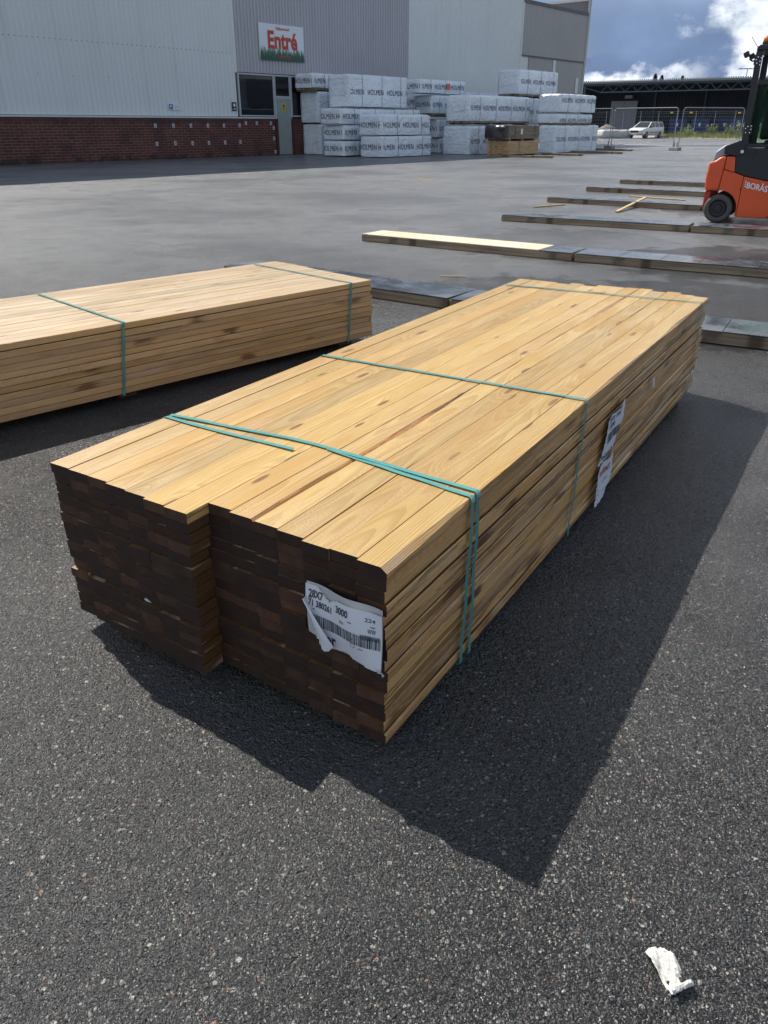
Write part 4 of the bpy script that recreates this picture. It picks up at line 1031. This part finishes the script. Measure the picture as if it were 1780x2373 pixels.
for (lx, ly, lz) in ((-.035, -.02, 2.09), (.02, .12, 2.075)):
    hl = MB(); M_ = Matrix.Translation((lx, ly, lz)) @ Matrix.Rotation(R(-28), 4, 'Y'); hl.box(-.035, .03, -.04, .04, -.03, .035, 0, M_); h_ = hl.build('work_lamp', BLACKM, fk, bevel=.008)
    g_ = MB(); g_.box(-.039, -.036, -.033, .033, -.022, .028, 0, M_); g_.build('lens', LAMPG, h_)
b = MB(); b.tube([(0, 0, 2.04), (.04, 0, 2.015), (.08, .02, 2.02)], .010); b.build('lamp_bracket', BLACKM, fk)
b = MB()
def fsf(x, z): return (x, -.006, z)
v_, f_, _ = txt('BOR\u00c5S TRUCK', .02)
b.add([(.27+u*.60, -.005, .475-.17*u*.60+(.105*vv)) for u, vv in v_], f_); b.build('lettering', SIGNW, fk)
b = MB()
for k in range(3): b.box(.245, .258, -.005, -.001, .485+k*.03, .505+k*.03)
b.build('small_mark', SIGNW, fk)
b = MB(); b.box(.185, .20, -.004, .01, .455, .475); b.build('latch', BLACKM, fk)
# mast, carriage and forks (beyond the frame)
for yy in (.22, WID-.30): 
    b = MB(); b.box(1.36, 1.44, yy, yy+.08, .08, 2.15); b.build('mast_rail', BLACKM, fk, bevel=.006)
b = MB(); b.box(1.35, 1.45, .22, WID-.22, 2.02, 2.12); b.box(1.44, 1.50, .15, WID-.15, .12, .20); b.box(1.44, 1.50, .15, WID-.15, .48, .56); b.build('carriage', BLACKM, fk, bevel=.005)
for yy in (.25, WID-.35):
    b = MB(); b.box(1.50, 1.54, yy, yy+.1, .03, .55); b.box(1.5, 2.6, yy, yy+.1, .03, .065); b.build('fork', BLACKM, fk, bevel=.004)
b = MB(); b.box(.35, .80, .32, .78, .98, 1.08); b.box(.28, .40, .32, .78, 1.08, 1.62); b.build('seat', SEATM, fk, bevel=.04, seg=3)
b = MB(); b.tube([(.95, .53, 1.0), (1.02, .53, 1.22)], .02); b.build('steering_column', BLACKM, fk)
b = MB(); cc_ = Vector((1.0, .53, 1.30)); b.tube([(1.0+.08*math.cos(a), .53+.16*math.sin(a), 1.26-.08*math.cos(a)) for a in [k*math.pi/8 for k in range(17)]], .012); b.build('steering_wheel', BLACKM, fk)

# driver (seated in the cab)
def skin_body(name, joints, edges, m_, parent=None, sub=2):
    me = bpy.data.meshes.new(name); me.from_pydata([j[:3] for j in joints], edges, []); me.update(); me.materials.append(m_)
    o = bpy.data.objects.new(name, me); COL.objects.link(o)
    sk = o.modifiers.new('skin', 'SKIN'); sk.use_smooth_shade = True
    for i, v in enumerate(me.skin_vertices[0].data): v.radius = (joints[i][3], joints[i][3] if len(joints[i]) < 5 else joints[i][4]); v.use_root = (i == 0)
    sb = o.modifiers.new('sub', 'SUBSURF'); sb.levels = sub; sb.render_levels = sub
    if parent: o.parent = parent
    return o
dr = thing('person', 'seated driver in a yellow hi-vis jacket, barely visible inside the forklift cab', 'person', fk.location, FA)
J = [(.48, .54, 1.16, .13), (.46, .54, 1.34, .14), (.45, .54, 1.52, .15), (.46, .54, 1.62, .06), (.47, .54, 1.70, .055),
     (.46, .36, 1.56, .06), (.56, .31, 1.33, .048), (.80, .42, 1.33, .036), (.46, .72, 1.56, .06), (.56, .77, 1.33, .048), (.80, .65, 1.33, .036),
     (.52, .44, 1.14, .085), (.88, .42, 1.14, .07), (.98, .42, .98, .05), (.52, .64, 1.14, .085), (.88, .66, 1.14, .07), (.98, .66, .98, .05)]
skin_body('body', J, [(0, 1), (1, 2), (2, 3), (3, 4), (2, 5), (5, 6), (6, 7), (2, 8), (8, 9), (9, 10), (0, 11), (11, 12), (12, 13), (0, 14), (14, 15), (15, 16)], HIVIS, dr)
import bmesh
def ball(name, c, r, sc, m_, parent, sub=3, fn=None):
    bm = bmesh.new(); bmesh.ops.create_icosphere(bm, subdivisions=sub, radius=r)
    for v in bm.verts:
        v.co = Vector((v.co.x*sc[0], v.co.y*sc[1], v.co.z*sc[2]))
        if fn: v.co = fn(v.co)
        v.co += Vector(c)
    me = bpy.data.meshes.new(name); bm.to_mesh(me); bm.free(); me.materials.append(m_)
    me.polygons.foreach_set('use_smooth', [True]*len(me.polygons)); o = bpy.data.objects.new(name, me); COL.objects.link(o); o.parent = parent; return o
def face(v):
    v = v.copy()
    if v.x > .05 and abs(v.y) < .02 and -.04 < v.z < .01: v.x += .018
    if v.z < -.05: v.x *= .95; v.y *= .82
    return v
ball('head', (.49, .54, 1.83), .1, (1.0, .78, 1.2), SKIN, dr, 3, face)
ball('hair', (.475, .54, 1.86), .104, (1.0, .82, 1.08), HAIR, dr)
for yy in (.44, .64):
    for q in range(4):
        jj = [(.80, yy-.02+q*.016, 1.335, .011), (.84, yy-.025+q*.018, 1.33, .009), (.865, yy-.025+q*.018, 1.31, .008), (.86, yy-.025+q*.018, 1.29, .007)]
        skin_body('finger', jj, [(0, 1), (1, 2), (2, 3)], SKIN, dr, 1)

# ---------------------------------------------------------------- parked car
def car():
    root = thing('parked_car', 'white estate car parked behind the temporary fence', 'car', (26.0, 85.6, 0), R(-133.6))
    # local x forward
    b = MB(); ss = []
    st = [(-2.30, .42, .98, .72), (-2.25, .30, 1.0, .80), (-1.6, .26, 1.0, .86), (0, .24, .98, .88), (1.2, .26, .95, .87), (2.0, .28, .82, .83), (2.30, .34, .72, .72), (2.34, .42, .62, .60)]
    for x, z0, z1, hw in st:
        b.v += [(x, -hw*.9, z0), (x, -hw, z0+.15), (x, -hw, z1-.22), (x, -hw*.93, z1), (x, hw*.93, z1), (x, hw, z1-.22), (x, hw, z0+.15), (x, hw*.9, z0)]
    for k in range(len(st)-1):
        for j in range(8): b.f.append((k*8+j, k*8+(j+1) % 8, (k+1)*8+(j+1) % 8, (k+1)*8+j)); b.m.append(0)
    b.f += [tuple(range(7, -1, -1)), tuple((len(st)-1)*8+j for j in range(8))]; b.m += [0, 0]
    b.build('body', WHITECAR, root, bevel=.03)
    b = MB(); rf = [(-2.2, .97, .74), (-2.05, 1.40, .58), (-1.0, 1.46, .60), (.2, 1.43, .60), (.95, .93, .74)]
    b.v = [(-2.22, -.76, .95), (1.15, -.78, .93), (1.15, .78, .93), (-2.22, .76, .95), (-2.0, -.60, 1.42), (.25, -.60, 1.42), (.25, .60, 1.42), (-2.0, .60, 1.42)]
    b.f = [(0, 1, 5, 4), (1, 2, 6, 5), (2, 3, 7, 6), (3, 0, 4, 7)]; b.m = [0]*4; b.build('windows', CARGLASS, root)
    b = MB(); b.box(-2.04, .28, -.62, .62, 1.415, 1.46); b.build('roof', WHITECAR, root, bevel=.02)
    b = MB()
    for sy in (-1, 1):
        for x0, x1 in ((1.17, .27), (-.35, -.35), (-1.25, -1.2), (-2.2, -2.0)): b.bar((x0, sy*.785, .94), (x1, sy*.61, 1.43), .07, .05)
    b.build('pillar', WHITECAR, root)
    for x in (-1.35, 1.42):
        for sy in (-1, 1):
            wb = MB(); wb.tube([(x, sy*.70, .31), (x, sy*.88, .31)], .31, 24); w_ = wb.build('wheel', RUBBER, root); hb = MB(); hb.tube([(x, sy*.88, .31), (x, sy*.895, .31)], .19, 16); hb.build('rim', GALV, w_)
    for sy in (-1, 1): b = MB(); b.box(2.28, 2.36, sy*.66-.16, sy*.66+.16, .56, .70); b.build('headlight', LAMPG, root, bevel=.01)
    b = MB(); b.box(2.32, 2.37, -.42, .42, .52, .70); b.build('grille', BLACKM, root); b = MB(); b.box(2.30, 2.42, -.80, .80, .30, .46); b.build('bumper', GREYM, root, bevel=.02)
    b = MB(); b.box(2.43, 2.44, -.26, .26, .34, .44); b.build('number_plate', SIGNW, root)
    for sy in (-1, 1): b = MB(); b.box(.85, .95, sy*.93-.08, sy*.93+.08, .95, 1.07); b.build('mirror', BLACKM, root, bevel=.01)
    b = MB(); 
    for sy in (-1, 1): b.box(-1.6, 1.0, sy*.888-.008, sy*.888+.008, .50, .55)
    b.build('side_trim', BLACKM, root)
car()

# ---------------------------------------------------------------- temporary fence
def fence_panel(p, q, label, tags_at=()):
    p, q = Vector((*p, 0)), Vector((*q, 0)); d = q-p; L = d.length
    root = thing('temporary_fence_panel', label, 'fence panel', p, math.atan2(d.y, d.x), 'steel mesh temporary fence panels')
    H_ = 2.05; r = .15; b = MB()
    pts = [(0, 0, .08), (0, 0, H_-r)]+[(r-r*math.cos(a), 0, H_-r+r*math.sin(a)) for a in (.4, .8, 1.2, 1.57)]+[(L-r+r*math.sin(a), 0, H_-r+r*math.cos(a)) for a in (0, .4, .8, 1.2, 1.57)]+[(L, 0, .08)]
    b.tube(pts, .021, 8); b.tube([(0, 0, .22), (L, 0, .22)], .016, 6); b.build('frame', GALV, root)
    b = MB(); n = int(L/.11)
    for k in range(1, n): x = L*k/n; b.box(x-.0015, x+.0015, -.002, .002, .22, H_-.02)
    for z in (.55, .9, 1.25, 1.6, 1.85): b.box(.02, L-.02, -.0035, -.0025, z-.002, z+.002)
    b.build('wire_mesh', GALV, root)
    for x in tags_at: b = MB(); b.box(x, x+.17, -.02, -.012, H_-.27, H_-.20); b.build('yellow_tag', YELLOWP, root)
    return root
fence_panel((9.9, 52.2), (12.95, 49.35), 'fence panel leftmost, half behind the rightmost wrapped stack')
fence_panel((13.05, 49.2), (15.55, 46.0), 'fence panel in front of the parked car', (3.6,))
fence_panel((15.8, 45.9), (19.3, 46.6), 'fence panel right of the parked car, ending behind the forklift', (.35, 3.2))
for x, y, lb in ((12.98, 49.25, 'concrete foot under the left fence joint'), (15.65, 45.9, 'concrete foot under the middle fence joint'), (19.4, 46.6, 'concrete foot hidden behind the forklift')):
    root = thing('fence_foot', lb, 'fence foot', (x, y, 0), R(25), 'concrete feet of the temporary fence')
    b = MB(); b.box(-.14, .14, -.34, .34, 0, .16); b.build('block', CONC, root, bevel=.03)
    b = MB(); b.tube([(-.1, 0, .16), (-.1, 0, .4)], .03); b.tube([(.1, 0, .16), (.1, 0, .4)], .03); b.build('socket', GALV, root)

# ---------------------------------------------------------------- verge, far kerb, weeds
vd = Vector((.771, -.637, 0)); vn = Vector((.637, .771, 0))
def vstrip(name, c0, x0, x1, y0, y1, z, m_, zt=0.):
    b = MB(); P_ = lambda x, y: Vector(c0)+vd*x+vn*y
    b.add([tuple(P_(x0, y0)+Vector((0, 0, z))), tuple(P_(x1, y0)+Vector((0, 0, z))), tuple(P_(x1, y1)+Vector((0, 0, z+zt))), tuple(P_(x0, y1)+Vector((0, 0, z+zt)))], [(0, 1, 2, 3)])
    return tag(b.build(name, m_), kind='structure')
VC = (27.0, 86.5, 0)
vstrip('verge', VC, -6, 60, 0, 6.5, .012, RUNG, .25)
vstrip('kerb', VC, -6, 60, 6.52, 7.0, .42, CONC)
b = MB(); rg = random.Random(5)
for k in range(9000):
    x = rg.uniform(0, 26); y = rg.random()**.8*6.3; p = Vector(VC)+vd*x+vn*y; z0 = .02+y/6.5*.25
    h = rg.uniform(.12, .42)*(1+.6*noise.noise((x*.5, y, 0))); a = rg.uniform(0, 6.28); w_ = .03
    dx, dy = math.cos(a)*w_, math.sin(a)*w_; lx, ly = rg.uniform(-.12, .12), rg.uniform(-.12, .12)
    b.add([(p.x-dx, p.y-dy, z0), (p.x+dx, p.y+dy, z0), (p.x+lx, p.y+ly, z0+h)], [(0, 1, 2)])
tag(b.build('grass', GRASSM), kind='stuff')
for k in range(13):
    x = 1.0+k*1.75+rg.uniform(-.6, .6); y = rg.uniform(2.5, 6); big = 1.25 if k in (4, 5) else 1.
    p = Vector(VC)+vd*x+vn*y
    root = thing('weed_bush', ('leafy green weed bush, number %d of the row from the parked car' % (k+1)) if False else 'leafy weed bush growing on the verge behind the fence', 'weed', (p.x, p.y, .1), rg.uniform(0, 6), 'leafy weeds growing on the verge behind the fence')
    b = MB(); st = MB()
    for s2 in range(9):
        ax, ay = rg.uniform(-.55, .55), rg.uniform(-.3, .3); hh = rg.uniform(.5, 1.25)*big
        st.tube([(ax*.4, ay*.4, 0), (ax, ay, hh*.6), (ax*1.25, ay*1.3, hh)], [.012, .009, .004], 4)
        for q in range(60):
            t_ = rg.uniform(.15, 1.); c = Vector((ax*(.4+.85*t_), ay*(.4+.9*t_), hh*t_))+Vector([rg.gauss(0, .09) for _ in range(3)])
            u = Vector([rg.gauss(0, 1) for _ in range(3)]).normalized(); v = u.orthogonal().normalized(); s3 = rg.uniform(.04, .09)
            b.add([c-u*s3, c+v*s3*.4, c+u*s3, c-v*s3*.4], [(0, 1, 2, 3)])
    b.build('leaves', WEEDM, root); st.build('stems', WEEDM, root)
# rocks + white covered heap beside the car
for k, (x, y, s_c, lb) in enumerate(((20.6, 86.5, 1.1, 'dark rock heap seen left of the car behind the fence'), (22.4, 88.5, 1.0, 'rounded boulder behind the pale covered heap'), (23.6, 91, 1.2, 'dark boulder right behind the parked car'), (19.0, 87, .9, 'small boulder beside the wrapped stack'))):
    def rk(v): return v*(1+.28*noise.noise(v*1.6+Vector((k*3., 0, 0)))+.1*noise.noise(v*5))
    o = ball('boulder', (0, 0, .35*s_c), .8*s_c, (1.1, .9, .75), ROCK, None, 3, rk); o.location = (x, y, 0); tag(o, lb, 'boulder', 'boulders behind the temporary fence')
b = MB(); nx = 16
hp, _ = rbox(3.4, 1.6, .75, .35, .4, 2.2, .09, n=.2); o = hp.build('covered_heap', TARP, smooth=True); o.location = (21.2, 83.3, 0); o.rotation_euler = (0, 0, R(20)); tag(o, 'pale tarpaulin covered heap left of the parked car', 'covered heap')

# ---------------------------------------------------------------- rear warehouse with canopy
PO = Vector((45, 105, 0))
wh = thing('storage_shed', 'long dark low warehouse with a truss canopy in the background', 'building', PO, math.atan2(vd.y, vd.x))
X0, X1 = -44., 24.
b = MB(); b.box(X0, X1, 9.0, 30, 0, 6.0); b.build('wall', DARKWALL, wh)
b = MB()
for k in range(int((X1-X0)/.5)): x = X0+k*.5; b.box(x, x+.22, 8.93, 8.999, 0, 6)
b.build('wall_ribs', DARKWALL, wh)
b = MB(); b.box(X0, X1, -.4, 30, 6.02, 6.28); b.build('roof', ROOFM, wh)
b = MB(); 
for k in range(int((X1-X0)/.28)): x = X0+k*.28; b.box(x, x+.14, -.50, -.401, 6.08, 6.42)
b.build('roof_corrugation', GALV, wh)
b = MB(); b.box(X0, X1, -.1, .1, 5.85, 6.0); b.box(-20.6, X1, -.1, .1, 4.98, 5.12)
x = -20.6; up = True
while x < X1-.9:
    b.bar((x, 0, 5.1), (x+.85, 0, 5.86), .07); b.bar((x+.85, 0, 5.86), (x+1.7, 0, 5.1), .07); x += 1.7
b.bar((-24, 0, 5.9), (-20.6, 0, 5.05), .09)
b.build('canopy_truss', TRUSS, wh)
for x in (-23, 5.2, 19): b = MB(); b.box(x-.12, x+.12, -.1, .14, 0, 4.98 if x > -22 else 6.0); b.build('column', TRUSS, wh)
for x in (-16.5, -9.5, -2.5, 4.5): b = MB(); b.box(x-.12, x+.12, 8.7, 8.92, 0, 6.0); b.build('column', TRUSS, wh)
for x in (-22.9, -20.9): b = MB(); b.box(x, x+1.96, 8.55, 8.68, .1, 4.2); d_ = b.build('door', OFFWHITE, wh); b = MB(); b.box(x+.6, x+1.3, 8.50, 8.54, .2, 2.4); b.build('wicket', OFFWHITE, d_)
b = MB(); b.box(-20.9, -19.8, 8.4, 8.9, 4.5, 4.9); b.build('lamp_box', OFFWHITE, wh)
for k, (x, y) in enumerate(((-11.9, 3.6), (-9.0, 3.8), (-3.6, 2.6), (-1.2, 2.8), (-6.4, 5.5), (1.6, 3.2))):
    p = PO+vd*x+vn*y; root = thing('waste_container', ['blue container leftmost in front of the dark warehouse', 'second blue container from the left', 'blue container with a white label, left of the forklift pillar', 'blue container next to the labelled one', 'blue container set back under the canopy', 'blue container hidden behind the forklift cab'][k], 'container', (p.x, p.y, 0), math.atan2(vd.y, vd.x), 'blue containers under the warehouse canopy')
    b = MB(); b.prism([(0, .25), (2.1, .25), (2.25, 1.75), (-.12, 1.75)], 0, 1.5); b.build('bin_body', BLUEBIN, root, bevel=.03)
    b = MB(); b.prism([(-.16, 1.76), (2.3, 1.76), (2.15, 1.95), (0, 1.95)], -.03, 1.55); b.build('lid', BLUEBIN, root, bevel=.03)
    b = MB()
    for xx in (.2, 1.8): b.tube([(xx, .1, .12), (xx, .2, .12)], .12, 12)
    b.build('castors', BLACKM, root); b = MB(); b.box(.9, 1.15, -.075, -.065, 1.0, 1.4); b.build('label_sheet', SIGNW, root)
# site fence in front of the canopy: posts + wires
root = thing('wire_fence', 'long wire fence on steel posts in front of the dark warehouse', 'fence', PO-vn*5.5, math.atan2(vd.y, vd.x))
for k in range(24): b = MB(); x = -26+k*2.3; b.tube([(x, 0, 0), (x, 0, 2.45), (x+.02, -.18, 2.65)], .035, 6); b.build('post', GALV, root)
b = MB()
for z in (.5, .9, 1.3, 1.7, 2.1, 2.4, 2.62): b.box(-26, 27, -.008 if z < 2.5 else -.16, .008 if z < 2.5 else -.14, z-.008, z+.008)
b.build('wires', GALV, root)
# floodlight mast and conifer tops
fm = thing('floodlight_mast', 'tall floodlight mast rising behind the dark warehouse roof', 'floodlight', (60.5, 148, -.9), 0)
b = MB(); b.tube([(0, 0, 0), (0, 0, 10.4)], [.14, .07]); b.tube([(-1.0, 0, 10.4), (1.0, 0, 10.4)], .05); b.build('pole', GALV, fm)
for x in (-1.15, -.35, .35, 1.15): b = MB(); b.box(x-.3, x+.3, -.25, .25, 10.36, 10.5, 0); b.build('lamp_head', GALV, fm, bevel=.04)
for k, (az, dist, h_, lb) in enumerate(((.306, 150, 8.4, 'left one of the two close conifer tops above the dark roof'), (.3135, 152, 8.3, 'right one of the two close conifer tops above the dark roof'), (.337, 158, 8.5, 'lone conifer top farther right above the dark roof'))):
    root = thing('conifer_tree', lb, 'tree', (dist*.955*az, dist*.955, 0), 0, 'conifers beyond the warehouse')
    b = MB(); b.tube([(0, 0, 0), (0, 0, h_)], [.22, .02], 8); b.build('trunk', BARK, root)
    b = MB(); rg = random.Random(k+40)
    for q in range(2600):
        t_ = rg.random()**.8; z = h_*(.12+.9*t_); rr_ = (1-t_)*3.6*(.5+.5*rg.random())*(.75+.5*abs(math.sin(z*2.3+rg.random())))+.08; a = rg.uniform(0, 6.28)
        c = Vector((rr_*math.cos(a), rr_*math.sin(a), z-rr_*.25)); u = Vector((math.cos(a), math.sin(a), -.3)); v = Vector((-math.sin(a), math.cos(a), 0)); s3 = rg.uniform(.12, .28)
        b.add([c-u*s3, c+v*s3*.35, c+u*s3, c-v*s3*.35], [(0, 1, 2, 3)])
    b.build('crown', CONIF, root)
